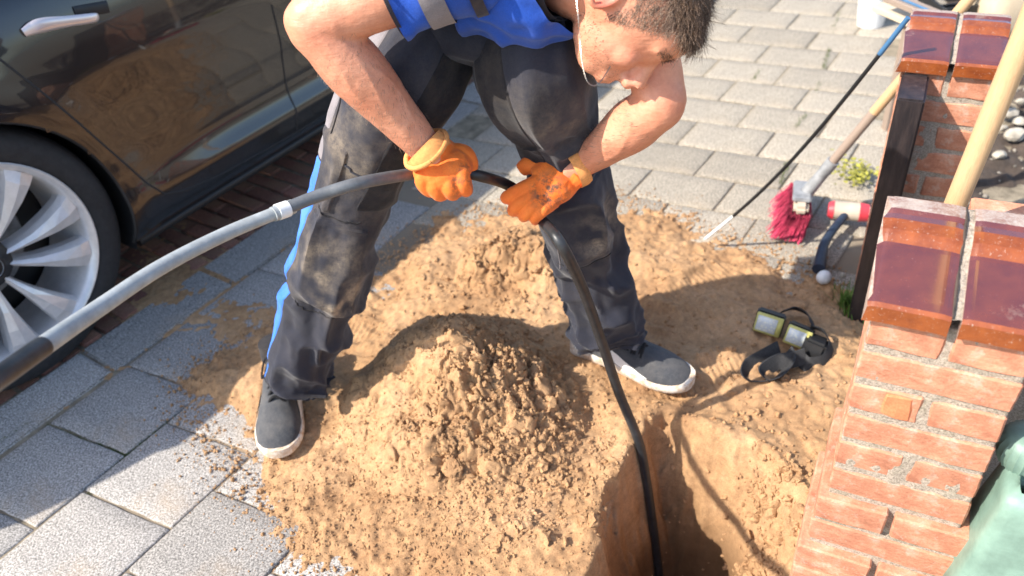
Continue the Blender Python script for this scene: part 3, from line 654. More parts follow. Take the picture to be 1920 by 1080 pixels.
# arch lip and wheel well
for cx in (0,2.87):
    th=np.linspace(math.radians(-25),math.radians(205),70)
    MB().tube([on(cx+RA*math.cos(t),.333+RA*math.sin(t),-.006) for t in th if .333+RA*math.sin(t)>.19],.006,8).obj('arch_lip','black_plastic',car)
    mb=MB(); V=[];F=[]
    for t in th:
        for yv in (-.012,-.30): 
            z=.333+(RA+.002)*math.sin(t); V.append(CARP(cx+(RA+.002)*math.cos(t),yv,max(z,.17)))
    for i in range(len(th)-1): F.append((2*i,2*i+2,2*i+3,2*i+1))
    mb.add(V,F); n=len(th); c0=CARP(cx,-.30,.35); mb.add([c0]+[V[2*i+1] for i in range(n)],[(0,i+1,i+2) for i in range(n-1)])
    mb.obj('wheel_well','black_plastic',car,smooth=False)
# underbody sill and floor
MB().add([CARP(.34,-.058,.185),CARP(2.52,-.058,.185),CARP(2.52,-1.75,.17),CARP(.34,-1.75,.17)],[(0,1,2,3)]).add([CARP(-.95,-.25,.25),CARP(3.6,-.25,.2),CARP(3.6,-1.6,.2),CARP(-.95,-1.6,.25)],[(0,1,2,3)]).obj('floor_pan','black_plastic',car,smooth=False)
MB().tube([CARP(x,-.052,.180) for x in np.linspace(.35,2.5,14)],.016,8).obj('sill','black_plastic',car)
# upper shell: other side, bonnet, boot, roof
def roof_z(x): return float(np.interp(x,[-.95,-.70,-.35,.0,.35,.8,1.3,1.7,2.1,2.45,2.9,3.3,3.68],[1.00,1.06,1.13,1.27,1.38,1.435,1.44,1.40,1.27,1.10,.97,.88,.72]))
V=[];F=[]; xs2=np.linspace(-.95,3.66,48)
for x in xs2:
    y0=float(side_y(np.array([x]),np.array([.98]))[0]); zt=min(roof_z(x),1.11 if x<.1 else 1.02)
    w=[(y0,.98),(y0-.10,max(.985,min(zt,1.0))),(y0-.35,zt),(-.925,zt+.02),(-1.85-y0+.35,zt),(-1.85-y0,.98),(-1.85,.66),(-1.83,.3),(-1.75,.17)]
    for (a,b) in w: V.append(CARP(x,a,b))
k=9
for i in range(len(xs2)-1):
    for j in range(k-1): 
        if j in(1,2,3,4) and .0<xs2[i]<2.3 and False: continue
        F.append((i*k+j,(i+1)*k+j,(i+1)*k+j+1,i*k+j+1))
mesh_obj('body_shell',V,F,'car_paint',car)
for xe in (0,len(xs2)-1):
    x=xs2[xe]; MB().add([CARP(x,-.18,.25),CARP(x,-.18,.98),CARP(x,-1.68,.98),CARP(x,-1.68,.25)],[(0,1,2,3)]).obj('bumper','car_paint',car,smooth=False)
# greenhouse
gx=np.linspace(-.35,2.35,28); V=[];F=[]
for x in gx:
    zr=roof_z(x)-.03; yb=float(side_y(np.array([x]),np.array([.98]))[0]); f=np.clip((zr-.98)/.43,0,1); yt=yb-.27*f
    V+= [CARP(x,yb,.975),CARP(x,yt,max(zr,.98)),CARP(x,-1.85-yt,max(zr,.98)),CARP(x,-1.85-yb,.975)]
for i in range(len(gx)-1):
    F.append((i*4,(i+1)*4,(i+1)*4+1,i*4+1)); F.append((i*4+2,(i+1)*4+2,(i+1)*4+3,i*4+3))
mesh_obj('side_window',V,F,'tinted_glass',car,smooth=False)
V=[];F=[]
for x in gx:
    zr=roof_z(x)-.03; yb=float(side_y(np.array([x]),np.array([.98]))[0]); f=np.clip((zr-.98)/.43,0,1); yt=yb-.27*f
    V+= [CARP(x,yt,max(zr,.98)),CARP(x,yt-.2,zr+.022),CARP(x,-.925,zr+.03),CARP(x,-1.85-yt+.2,zr+.022),CARP(x,-1.85-yt,max(zr,.98))]
FR=[];FG=[]
for i in range(len(gx)-1):
    for j in range(4):
        (FG if (gx[i]<.2 or gx[i]>1.75) else FR).append((i*5+j,(i+1)*5+j,(i+1)*5+j+1,i*5+j+1))
mesh_obj('roof',V,FR,'car_paint',car); mesh_obj('windscreen',V,FG,'tinted_glass',car)
for (xa,za,xb,zb,r) in ((-.33,.99,.28,1.35,.045),(.93,.98,.90,1.40,.035),(2.2,1.05,1.66,1.38,.03)):
    for sgn in (0,1):
        pa=CARP(xa,-.17 if not sgn else -1.68,za); q=CARP(xb,-.42 if not sgn else -1.43,zb); MB().tube([pa,q],r,8).obj('window_pillar','black_plastic',car)
MB().tube([CARP(x,float(side_y(np.array([x]),np.array([.972]))[0])+.004,.978) for x in np.linspace(.0,2.3,20)],.007,8).obj('window_trim','black_rubber',car)
# door handles
for (xa,par) in ((.30,pR),(1.07,pF)):
    z0=.792 if xa<.5 else .78
    pts=[on(xa-.005,z0,.003),on(xa+.03,z0+.004,.012),on(xa+.09,z0-.008,.013),on(xa+.15,z0-.022,.011),on(xa+.165,z0-.025,.002)]
    MB().tube(pts,[.010,.016,.0125,.011,.008],12,True,5,.55,cn).obj('handle','chrome',par)
    MB().tube([on(xa+.12,z0-.004,-.002),on(xa+.20,z0-.018,-.002)],.017,12,True,4,.3,cn).obj('handle_recess','black_plastic',par)
# wheels
def wheel(cx,yout,label=None):
    ax=[cd,np.array([0,0,1.]),cn]; o=CARP(cx,yout,.333); w=empty('wheel',o); w.parent=car; w.matrix_parent_inverse=car.matrix_basis.inverted()
    if label: w['label']=label
    MB().lathe([(.245,-.20),(.30,-.215),(.325,-.20),(.333,-.17),(.333,-.04),(.328,-.022),(.318,-.008),(.300,.001),(.280,.004),(.262,-.001),(.252,-.008),(.245,-.014)],o,ax,72).obj('tyre','black_rubber',w)
    MB().lathe([(.333-.002,-.15),(.3345,-.148),(.3345,-.142),(.333-.002,-.14)],o,ax,72).lathe([(.331,-.1),(.3345,-.098),(.3345,-.092),(.331,-.09)],o,ax,72).obj('tread','black_plastic',w)
    MB().lathe([(.243,-.018),(.253,-.008),(.2555,-.001),(.252,.003),(.246,.001),(.240,-.006),(.234,-.016),(.228,-.045),(.222,-.10),(.220,-.17)],o,ax,72).obj('rim','rim_silver',w)
    mb=MB()
    for k in range(10):
        t=math.radians(8+36*k+(2 if k%2 else -2)); u=cd*math.cos(t)+np.array([0,0,1.])*math.sin(t); v=-cd*math.sin(t)+np.array([0,0,1.])*math.cos(t)
        V=[];F=[]
        for (r,hw,sk,d0) in ((.050,.007,0,-.034),(.080,.0095,.000,-.024),(.12,.0145,.002,-.012),(.17,.0255,.005,-.005),(.21,.0345,.009,-.004),(.237,.042,.013,-.010)):
            for (q,dz) in ((-1,-.018),(-.9,-.004),(-.1,.004),(.75,-.003),(1,-.022),(.9,-.05),(-.9,-.05)):
                V.append(o+u*r+v*(hw*q+sk)+cn*(d0+dz))
        for i in range(5):
            for j in range(7): F.append((i*7+j,i*7+(j+1)%7,(i+1)*7+(j+1)%7,(i+1)*7+j))
        F.append(tuple(range(6,-1,-1))); F.append(tuple(35+j for j in range(7)))
        MB().add(V,F).obj('spoke','rim_silver',w,smooth=False)
    MB().lathe([(.0,-.012),(.030,-.012),(.036,-.016),(.040,-.026),(.060,-.034),(.064,-.06)],o,ax,40).obj('hub','black_plastic',w)
    # T shaped emblem on the hub cap
    X=np.array([0,0,1.]); q=o+cn*(-.0105)
    MB().box(q+X*.013,(.030,.005,.002),[cd,X,cn]).box(q-X*.002,(.006,.028,.002),[cd,X,cn],).obj('emblem','chrome',w,smooth=False)
    MB().lathe([(.0255,-.0115),(.0265,-.010),(.0275,-.0115)],o,ax,40).obj('hub_ring','steel_grey',w)
    MB().lathe([(.0,-.16),(.15,-.16),(.155,-.17)],o,ax,40).obj('brake_disc','steel_grey',w)
    MB().lathe([(.0,-.19),(.235,-.19)],o,ax,40).obj('back_plate','black_plastic',w)
wheel(0,-.022); wheel(2.87,-.03)
# tail lamp hint on the body side and side reflector
MB().box(on(-.62,.80,.0),(.16,.05,.012),[cd,[0,0,1],cn],.004).obj('tail_light','red_plastic',car)
# ================================================================ WORKER
man=empty('person',(-.15,1.40,0),'man bent forward in dark work trousers and blue shirt holding a hose with orange gloves','person')
LZ=lambda y,a,b: float(np.interp(y,a,b))
def leg(outline,zk,n=150,seg=112):
    c=[];r=[]
    ys=[o[0] for o in outline]
    for (y,xl,xr) in outline:
        u=(xl+xr)/2; z=float(np.interp(y,zk[0],zk[1])); q=G(u,y,z); c.append(q); r.append((xr-xl)/2)
    c=np.array(c); r=np.array(r)
    mid=[( (o[1]+o[2])/2,o[0]) for o in outline]
    out=[]
    for i in range(len(c)):
        a=mid[max(0,i-1)]; b=mid[min(len(c)-1,i+1)]; t=math.atan2(b[0]-a[0],b[1]-a[1]); out.append(r[i]*math.cos(t)/FPX*depth(c[i]))
    return c,np.array(out)
Lout=[(60,715,905),(130,668,882),(200,620,838),(280,606,786),(350,590,742),(400,575,722),(450,565,702),(510,556,690),(560,543,674),(610,524,656),(660,508,632),(695,500,612),(707,499,606)]
Lzk=([60,130,450,722],[.885,.84,.50,.10])
Rout=[(50,905,1085),(130,888,1104),(200,934,1120),(250,962,1125),(290,986,1130),(340,996,1137),(400,1012,1145),(450,1032,1160),(510,1053,1177),(560,1070,1186),(600,1083,1192),(615,1087,1194),(628,1090,1195)]
Rzk=([50,130,400,640],[.885,.84,.50,.12])
def cloth_leg(outline,zk,side,seed):
    c,r=leg(outline,zk); q=catmull(np.c_[c,r],14); c=q[:,:3]; r=q[:,3]; m=len(c); n=120
    T,N,B=frames(c,ref=[0,-1,.3]); th=np.arange(n)*2*math.pi/n
    fl=np.linspace(1.12,1.0,m)   # depth
    V=c[:,None,:]+r[:,None,None]*(np.cos(th)[None,:,None]*N[:,None,:]*fl[:,None,None]+np.sin(th)[None,:,None]*B[:,None,:])
    D=(np.cos(th)[None,:,None]*N[:,None,:]+np.sin(th)[None,:,None]*B[:,None,:])
    s=np.linspace(0,1,m)[:,None]*np.ones((1,n)); TH=np.ones((m,1))*th[None,:]
    # folds: bands across the leg, stronger behind the knee, at the shin and at the cuff
    x=np.stack([np.cos(TH)*1.3,np.sin(TH)*1.3,s*9+.35*np.sin(TH*1.0+seed)],2)
    f=1-2*np.abs(noise(x,seed)); f=np.sign(f)*np.abs(f)**1.2
    x2=np.stack([np.cos(TH+s*3)*2.0,np.sin(TH+s*3)*2.0,s*17],2); f2=1-2*np.abs(noise(x2,seed+3))
    x3=np.stack([np.cos(TH)*4,np.sin(TH)*4,s*34],2); f3=noise(x3,seed+6)
    kne=np.exp(-((s-.52)/.12)**2); cuff=sstep(.80,.97,s); sh=sstep(.5,.72,s)
    amp=.0045+.0045*kne+.006*sh+.004*cuff
    disp=amp*f*1.6+.0075*(.6+sh)*f2*np.clip(.4+noise(x*.7+9,seed+21),.1,1.3)+.0020*f3
    # shallow dirt filled hollow under the knee
    disp+= -.010*np.exp(-((s-.63)/.02)**2)*np.clip(np.cos(TH-.2),0,1)+.010*np.exp(-((s-.57)/.035)**2)*np.clip(np.cos(TH),0,1)
    V=V+D*disp[:,:,None]
    return c,r,T,N,B,V,TH,s,D
def tubefaces(m,n): 
    i=np.arange(m-1)[:,None]*n; j=np.arange(n)[None,:]; a=(i+j).ravel(); b=(i+(j+1)%n).ravel(); return np.stack([a,b,b+n,a+n],1)
trm=[]; LEG={}
for nm,ol,zk,seed in (('L',Lout,Lzk,101),('R',Rout,Rzk,131)):
    LEG[nm]=cloth_leg(ol,zk,nm,seed)
VL=LEG['L'][5]; VR=LEG['R'][5]; m1,n1_=VL.shape[:2]; m2,n2=VR.shape[:2]
# pelvis volume
hipc=(G(880,60,.93)+G(885,30,.93))/2
pv,pf=tube([G(872,125,.838),G(878,80,.87),G(885,25,.90),G(895,-40,.93)],[.070,.108,.128,.125],96,True,10,.98,[1,0,0])
pv=np.array(pv); pv=pv+.004*fbm(pv*14,3,77)[:,None]*np.array([1,1,1])
Vt=np.vstack([VL.reshape(-1,3),VR.reshape(-1,3),pv]); Ft=[tuple(range(n1_-1,-1,-1)),tuple(m1*n1_+k for k in range(n2-1,-1,-1))]+[tuple(f) for f in tubefaces(m1,n1_)]+[tuple(f+m1*n1_) for f in tubefaces(m2,n2)]+[tuple(i+m1*n1_+m2*n2 for i in f) for f in pf]
tro=mesh_obj('trousers',Vt,Ft,'trouser_cloth',man)
# dirt weights
def gauss(p,c,r): return np.exp(-((p-np.array(c))**2).sum(1)/r**2)
kL=LEG['L'][0][int(.56*m1)]; kR=LEG['R'][0][int(.52*m2)]
def dustf(Vt):
  dust=.55*gauss(Vt,kL+[-.0,-.07,.05],.075)+.9*gauss(Vt,kL+[.02,-.07,-.045],.045)+.75*gauss(Vt,kR+[.04,-.06,.02],.05)+.45*gauss(Vt,G(1010,160,.80)+[0,-.05,0],.075)+.34*gauss(Vt,G(690,290,.68)+[0,-.06,0],.10)+.25*gauss(Vt,G(730,170,.8)+[0,-.05,0],.09)+.5*gauss(Vt,G(1110,420,.45)+[0,-.05,0],.035)
  return np.clip(dust*np.clip(.75+1.1*fbm(Vt*26,4,9),0,2),0,.95)
attr(tro,'dust',dustf(Vt))
def leg_patch(LG,name,s0,s1_,t0,t1,mat,off=.0022,hem=False):
    c,r,T,N,B,V,TH,s,D=LG; m,n=V.shape[:2]; i0,i1=int(s0*(m-1)),int(s1_*(m-1)); ns=int(abs(t1-t0)/(2*math.pi)*n*1.6)+2
    tt=np.linspace(t0,t1,ns); Q=[]
    for i in range(i0,i1+1):
        for k,t in enumerate(tt):
            a=(t%(2*math.pi))/(2*math.pi)*n; j=int(a)%n; w=a-int(a); p=V[i,j]*(1-w)+V[i,(j+1)%n]*w; d=D[i,j]
            e=off if 0<k<ns-1 and i0<i<i1 else -.001
            Q.append(p+d*e)
    o=mesh_obj(name,Q,grid_faces(i1-i0+1,ns),mat,tro); return o,tt
# where does image-left lie in theta for the left leg? B axis sign
def theta_of(LG,direction,frac=.5):
    T,N,B=LG[2],LG[3],LG[4]; i=int(frac*(len(T)-1)); d=np.asarray(direction); return math.atan2(d@B[i],d@N[i])
tl=theta_of(LEG['L'],-Rv); tf=theta_of(LEG['L'],-Fv); sg=1 if ((tl-tf+math.pi)%(2*math.pi)-math.pi)>0 else -1
a0=tf+sg*math.radians(52); a1_=tf+sg*math.radians(100)
leg_patch(LEG['L'],'side_stripe',.30,.985,a0,a1_,'stripe_blue')
leg_patch(LEG['L'],'side_panel',.0,.30,a0-sg*.05,a1_+sg*.2,'reflective_grey',.0015)
leg_patch(LEG['R'],'inner_panel',.02,.36,theta_of(LEG['R'],-Fv)+sg*math.radians(35),theta_of(LEG['R'],-Fv)+sg*math.radians(100),'trouser_dark',.0015)
leg_patch(LEG['L'],'inner_panel',.02,.34,tf-sg*math.radians(25),tf-sg*math.radians(100),'trouser_dark',.0015)
for (lg,nm,a_,b_,t0_,t1_) in (('L','knee_pocket',.40,.63,.80,-1.0),('R','knee_pocket',.36,.56,.75,-.95),('L','cargo_pocket',.215,.375,1.0,.15)):
    tt_=theta_of(LEG[lg],-Fv); o_,_=leg_patch(LEG[lg],nm,a_,b_,tt_+sg*t0_,tt_+sg*t1_,'trouser_cloth',.0042); attr(o_,'dust',dustf(vco(o_)))
# seams and pocket edges
def seamline(LG,pts,rad=.0016,mat='trouser_dark',name='seam',off=.0006):
    c,r,T,N,B,V,TH,s,D=LG; m,n=V.shape[:2]; Q=[]
    pp=catmull(np.array([[a,b,0] for a,b in pts]),14)
    for a,b,_ in pp:
        i=int(np.clip(a,0,1)*(m-1)); x=(b%(2*math.pi))/(2*math.pi)*n; j=int(x)%n; w=x-int(x); Q.append(V[i,j]*(1-w)+V[i,(j+1)%n]*w+D[i,j]*off)
    MB().tube(Q,rad*.7,6).obj(name,mat,tro)
seamline(LEG['L'],[(.36,tf+sg*1.0),(.385,tf+sg*.4),(.39,tf-sg*.1),(.38,tf-sg*.7)],.0022); seamline(LEG['L'],[(.60,tf+sg*1.0),(.645,tf+sg*.4),(.65,tf-sg*.1),(.63,tf-sg*.9)],.002)
seamline(LEG['L'],[(.14,tf+sg*.85),(.22,tf+sg*.75),(.36,tf+sg*.95)],.0022); seamline(LEG['L'],[(.24,tf+sg*.5),(.25,tf),(.25,tf-sg*.4)],.0035,'trouser_cloth','pocket_flap')
tfr=theta_of(LEG['R'],-Fv)
seamline(LEG['R'],[(.32,tfr+sg*.8),(.44,tfr+sg*.7),(.56,tfr+sg*.85)],.0016,'reflective_grey'); seamline(LEG['R'],[(.55,tfr+sg*.9),(.565,tfr),(.555,tfr-sg*.9)],.002); seamline(LEG['R'],[(.34,tfr+sg*.9),(.35,tfr),(.345,tfr-sg*.9)],.0018)
seamline(LEG['R'],[(.27,tfr-sg*.1),(.285,tfr-sg*.7),(.29,tfr-sg*1.3)],.006,'trouser_cloth','pocket_flap')
for LGk in ('L','R'): seamline(LEG[LGk],[(.965,t) for t in np.linspace(0,6.2,12)],.0014)
# ---- body: torso, neck, head, arms as one skin
vw=-Fv
hs=Rv*-.25+Uv*-.42+vw*.87; hs/=np.linalg.norm(hs)
hu=Rv*.88+Uv*.12+vw*.50; hu-=hs*(hu@hs); hu/=np.linalg.norm(hu); hf_=np.cross(hu,hs)
HC=P(1204,-12,1.155)                        # centre of the skull; hs = his right side, hu = crown, hf_ = face
def HP(f,u,s): return HC+hf_*f+hu*u+hs*s
def ell(mb,c,r,ic=ICO3):
    V,F=ic; A=np.array([hf_,hu,hs]); mb.add(np.array(c)+(V*np.array(r))@A,[tuple(x) for x in F])
shL=G(880,-78,1.04); shR=P(1190,-50,1.235); 
elL=G(588,42,.98); wrL=G(800,280,.76); haL=G(835,320,.715)
elR=G(1240,194,.805); wrR=G(1092,306,.665); haR=G(1015,338,.635)
neck=HP(-.045,-.085,-.015); chest=P(1005,-118,1.22)
mb=MB()
mb.tube([P(880,40,1.42),P(890,-60,1.36),P(950,-100,1.26),chest],[.07,.08,.085,.075],32,True,6,.8,[0,-.3,1])
mb.tube([shL,chest,shR],[.050,.066,.050],24,True,6)
mb.tube([chest,neck*.6+chest*.4,neck,HP(-.03,-.03,0)],[.066,.056,.056,.060],24,True,6)
def arm(a,e,w,h,bend,k=1.):
    mids=[a,a*.55+e*.45+bend*.3,e*.86+a*.14+bend*.5,e+bend*0,e*.86+w*.14,e*.62+w*.38,e*.3+w*.7,w,w*.55+h*.45]
    mb.tube(mids,list(np.array([.052,.049,.043,.0405,.043,.0455,.035,.0265,.022])*k),28,True,5)
arm(shL,elL,wrL,haL,np.array([0,0,0.])); arm(shR,elR,wrR,haR,np.array([0,0,0.]),.93)
ell(mb,elL+(-Rv)*.006,(.036,.036,.036)); 
ell(mb,HP(0,0,0),(.098,.092,.075)); ell(mb,HP(-.02,.012,0),(.092,.085,.077)); ell(mb,HP(.035,-.050,0),(.060,.062,.057)); ell(mb,HP(.056,-.088,0),(.036,.026,.034))
ell(mb,HP(.055,.02,0),(.045,.05,.060))
mb.tube([HP(.088,-.002,0),HP(.106,-.026,0),HP(.121,-.042,0)],[.009,.012,.014],14,True,4); ell(mb,HP(.110,-.052,0),(.014,.010,.017),ICO2)
for s in (-1,1):
    mb.tube([HP(.083,.006,.008*s),HP(.086,.012,.028*s),HP(.070,.008,.050*s)],[.009,.010,.008],12,True,4)   # brow
    ell(mb,HP(.062,-.036,.034*s),(.026,.028,.020),ICO3)                                                       # cheekbone
    for k in range(1): pass
    pts=[HP(-.020+.014*math.cos(t)-.005*math.sin(t),-.030+.025*math.sin(t),(.0755+.007*(1+math.cos(t+2.4)))*s) for t in np.linspace(-2.2,2.6,12)]
    mb.tube(pts,.0052,8,True,2)
    ell(mb,HP(-.014,-.040,.071*s),(.010,.018,.005),ICO2)
ell(mb,HP(.078,-.070,0),(.026,.022,.030),ICO3); mb.tube([HP(.092,-.075,0),HP(.099,-.058,0),HP(.106,-.050,0)],[.012,.010,.009],12,True,4)
mb.tube([HP(.094,-.080,-.020),HP(.101,-.077,0),HP(.094,-.080,.020)],[.004,.008,.004],12,True,4); mb.tube([HP(.092,-.090,-.018),HP(.097,-.089,0),HP(.090,-.090,.018)],[.004,.008,.004],12,True,4)
bodyo=remesh('body',mb,.0042,'skin',3,parent=man)
Vb=vco(bodyo); Nb=vno(bodyo)
Vb=Vb+Nb*(.0009*fbm(Vb*38,3,12))[:,None]
# veins and tendons on the forearms
def veins(V,N,a,b,w,k):
    ax=(b-a)/np.linalg.norm(b-a); L=np.linalg.norm(b-a); rel=V-a; t=rel@ax/L; rad=rel-np.outer(rel@ax,ax); m_=(t>0)&(t<1)&(np.linalg.norm(rad,axis=1)<.07)
    side=np.cross(ax,-Fv); side/=np.linalg.norm(side); q=rad@side; f=np.zeros(len(V))
    for i in range(k): 
        c=(i-(k-1)/2)*.018+.008*np.sin(t*9+i*2); f+=np.exp(-((q-c)/.0030)**2)
    return V+N*(.0014*f*m_*np.sin(np.clip(t,0,1)*math.pi))[:,None]
Vb=veins(Vb,Nb,elL,wrL,0,3); Vb=veins(Vb,Nb,elR,wrR,0,3); setco(bodyo,Vb)
_l=Vb-HC; _f=_l@hf_; _u=_l@hu; _s=_l@hs; sc_=(np.hypot(np.hypot(_f,_u),_s)<.125)*sstep(-.045,-.015,_u)*(1-sstep(.032,.046,_f-.58*_u))*np.where((np.abs(_f+.016)<.022)&(_u<.0),0,1); attr(bodyo,'scalp',np.clip(sc_*(.45+.5*sstep(.03,.06,_u)),0,1))
fl=.85*gauss(Vb,HP(-.014,-.038,.079),.016)+.25*gauss(Vb,HP(.122,-.05,0),.02)+.10*gauss(Vb,elL,.05)+.22*gauss(Vb,HP(.07,-.04,.04),.03); attr(bodyo,'flush',np.clip(fl,0,.8))
# eyes
for s in (-1,1):
    mb=MB(); V,F=ICO2; mb.add(HP(.072,-.012,.031*s)+V*.0125,[tuple(x) for x in F]); mb.obj('eye','white_plastic',man)
# ---- hair strands
def _segd(P_,a,b):
    e=b-a; t=np.clip(((P_-a)@e)/(e@e),0,1); return np.linalg.norm(P_-a-t[:,None]*e,axis=1)
offarm=(_segd(Vb,shR,elR)>.062)&(_segd(Vb,elR,wrR)>.062)
def strands(name,n,sel,length,lift,rad,mat,seed,wave=.0,dirfun=None,segs=2):
    rs=np.random.default_rng(seed); V=[];F=[];nv=0
    loc=Vb-HC; f=loc@hf_;u=loc@hu;s=loc@hs; cand=np.where(sel(f,u,s)&((loc**2).sum(1)<.136**2)&offarm)[0]
    if len(cand)==0: return
    pick=rs.choice(cand,n)
    for i in pick:
        p=Vb[i]+rs.normal(0,.0014,3); nr=Nb[i]; d=dirfun(f[i],u[i],s[i]); d=d-nr*(d@nr); d/=np.linalg.norm(d)+1e-9
        d=d+rs.normal(0,.22+wave,3); d=d-nr*min(0.,d@nr); L=length(f[i],u[i],s[i])*rs.uniform(.6,1.25); li=lift*rs.uniform(.5,1.5)
        a=p-nr*.001; side=np.cross(d,nr); side/=np.linalg.norm(side)+1e-9; pts=[]
        for k in range(segs+1):
            t=k/segs; q=a+d*L*t+nr*L*(li*t-li*.75*t*t); pts.append((q,rad*(1-.7*t)))
        for (q,r) in pts: V+= [q+side*r,q+nr*r,q-side*r]
        for k in range(segs):
            b=nv+3*k; F+= [(b,b+1,b+4,b+3),(b+1,b+2,b+5,b+4),(b+2,b,b+3,b+5)]
        nv+=3*(segs+1)
    mesh_obj(name,np.array(V),np.array(F),mat,man)
hairreg=lambda f,u,s:(u>(-.045 if True else 0))&(f<.040+.60*u)&(np.hypot(np.hypot(f,u),s)<.125)&(u>-.05)
topreg=lambda f,u,s:(u>.045)&(np.abs(s)<.075)&(f<.086)&(f<.050+.62*u)&(np.hypot(np.hypot(f,u),s)<.13)
earclear=lambda f,u,s: ~((np.abs(f+.016)<.024)&(u<.0)&(np.abs(s)>.06))
strands('hair_sides',20000,lambda f,u,s:hairreg(f,u,s)&earclear(f,u,s)&(u>-.05),lambda f,u,s:.006+.008*max(0,min(1,(u+.0)/.06)),.55,.00040,'hair_short',5,.1,lambda f,u,s:-hu*.8+hf_*.45)
strands('hair_top',15000,topreg,lambda f,u,s:.011+.006*max(0,min(1,(f+.02)/.08)),.42,.00048,'hair',6,.28,lambda f,u,s:hf_*1.0+hs*.5*np.sign(s+.02),3)
rsx=np.random.default_rng(3)
def arm_hair(a,b,n,seed):
    rs=np.random.default_rng(seed); ax=(b-a)/np.linalg.norm(b-a); L=np.linalg.norm(b-a); rel=Vb-a; t=rel@ax/L; rad=np.linalg.norm(rel-np.outer(rel@ax,ax),axis=1)
    w=((t>.12)&(t<.98)&(rad<.06)&(Nb@(-Fv)>-.1)); cand=np.where(w)[0]; pick=rs.choice(cand,n); V=[];F=[]
    for k,i in enumerate(pick):
        p=Vb[i]+rs.normal(0,.002,3); nr=Nb[i]; d=ax*.8+np.cross(ax,nr)*.7+rs.normal(0,.35,3); d-=nr*(d@nr); d/=np.linalg.norm(d); Lh=rs.uniform(.006,.013); sd_=np.cross(d,nr)*.00022
        q=p+d*Lh*.5+nr*Lh*.22; e=p+d*Lh+nr*Lh*.28; V+=[p+sd_,p-sd_,q+sd_*.8,q-sd_*.8,e]; b0=5*k; F+=[(b0,b0+1,b0+3,b0+2),(b0+2,b0+3,b0+4)]
    mesh_obj('arm_hair',V,F,'hair_short',man)
arm_hair(elL,wrL,420,1); arm_hair(elR,wrR,420,2)
strands('eyebrow',260,lambda f,u,s:(f>.066)&(u>.006)&(u<.022)&(np.abs(s)>.008)&(np.abs(s)<.05),lambda f,u,s:.008,.3,.0004,'hair',7,.1,lambda f,u,s:hs*np.sign(s)+hu*.3)
strands('stubble',2600,lambda f,u,s:(u<-.055)&(u>-.135)&(f>-.005)&(np.hypot(f-.04,u+.07)<.09)&(np.abs(s)<.075),lambda f,u,s:.0022,.7,.00028,'hair',8,.2,lambda f,u,s:-hu)
# ---- necklace
ck=[P(1087,70,1.05),P(1089,95,1.05),P(1093,125,1.045),P(1101,152,1.04),P(1113,161,1.04),P(1124,155,1.045),P(1135,140,1.05),P(1144,125,1.06)]
ck=[P(1080,-10,1.04),P(1084,30,1.04)]+ck; q=catmull(ck,12); mb=MB()
for i in range(0,len(q)-1): mb.tube([q[i],q[i]*.3+q[i+1]*.7],[.0009 if i%2 else .0005]*2,6)
mb.obj('necklace','silver_chain',man)
# ---- shirt
def clothtube(name,pts,rad,mat,par,flat=1.,ref=None,amp=.006,fs=14,seed=3,n=90,k=10,open_=True):
    V,F=tube(pts,rad,n,not open_,k,flat,ref); V=np.array(V); ctr=None
    V0=V.copy(); 
    me=mesh_obj(name,V,[tuple(f) for f in F],mat,par); N=vno(me); x=V*fs; f=1-2*np.abs(noise(x*np.array([1,1,.6]),seed)); V=V+N*(amp*f+amp*.4*noise(x*2.6,seed+2))[:,None]; setco(me,V); return me
shirt=clothtube('shirt',[P(835,-25,1.31),P(880,-52,1.285),P(960,-70,1.22),P(1020,-78,1.18),P(1062,-85,1.155)],[.080,.100,.106,.106,.094],'shirt_blue',man,.95,[0,-.3,1],.016,15,5,120,16)
clothtube('sleeve',[shL*1.0+(chest-shL)*.4,shL,shL*.62+elL*.38,shL*.49+elL*.51],[.080,.070,.062,.0635],'shirt_blue',shirt,1.,None,.007,18,8)
clothtube('sleeve_band',[shL*.80+elL*.20,shL*.66+elL*.34],[.0715,.0690],'reflective_grey',shirt,1.,None,.003,18,8)
clothtube('sleeve_band',[shL*1.0+elL*.0,shL*.93+elL*.07],[.0765,.0755],'shirt_dark',shirt,1.,None,.003,18,8)
clothtube('sleeve_hem',[shL*.505+elL*.495,shL*.48+elL*.52],[.0650,.0655],'shirt_dark',shirt,1.,None,.001,16,8)
clothtube('sleeve',[shR+(chest-shR)*.5,shR,shR*.6+elR*.4],[.080,.066,.060],'shirt_blue',shirt,1.,None,.005,16,9)
clothtube('shirt_panel',[P(865,8,1.235),P(905,2,1.21),P(935,-8,1.17)],[.020,.030,.02],'shirt_dark',shirt,.9,None,.008,22,12)
clothtube('shirt_hem',[P(770,62,1.30),P(820,64,1.29),P(900,62,1.27),P(965,60,1.24),P(1050,46,1.18)],[.006,.010,.011,.010,.006],'shirt_dark',shirt,.9,None,.008,26,16)
clothtube('collar',[P(1050,-80,1.155),P(1078,-72,1.145)],[.088,.080],'shirt_dark',shirt,1.,None,.002,16,3)
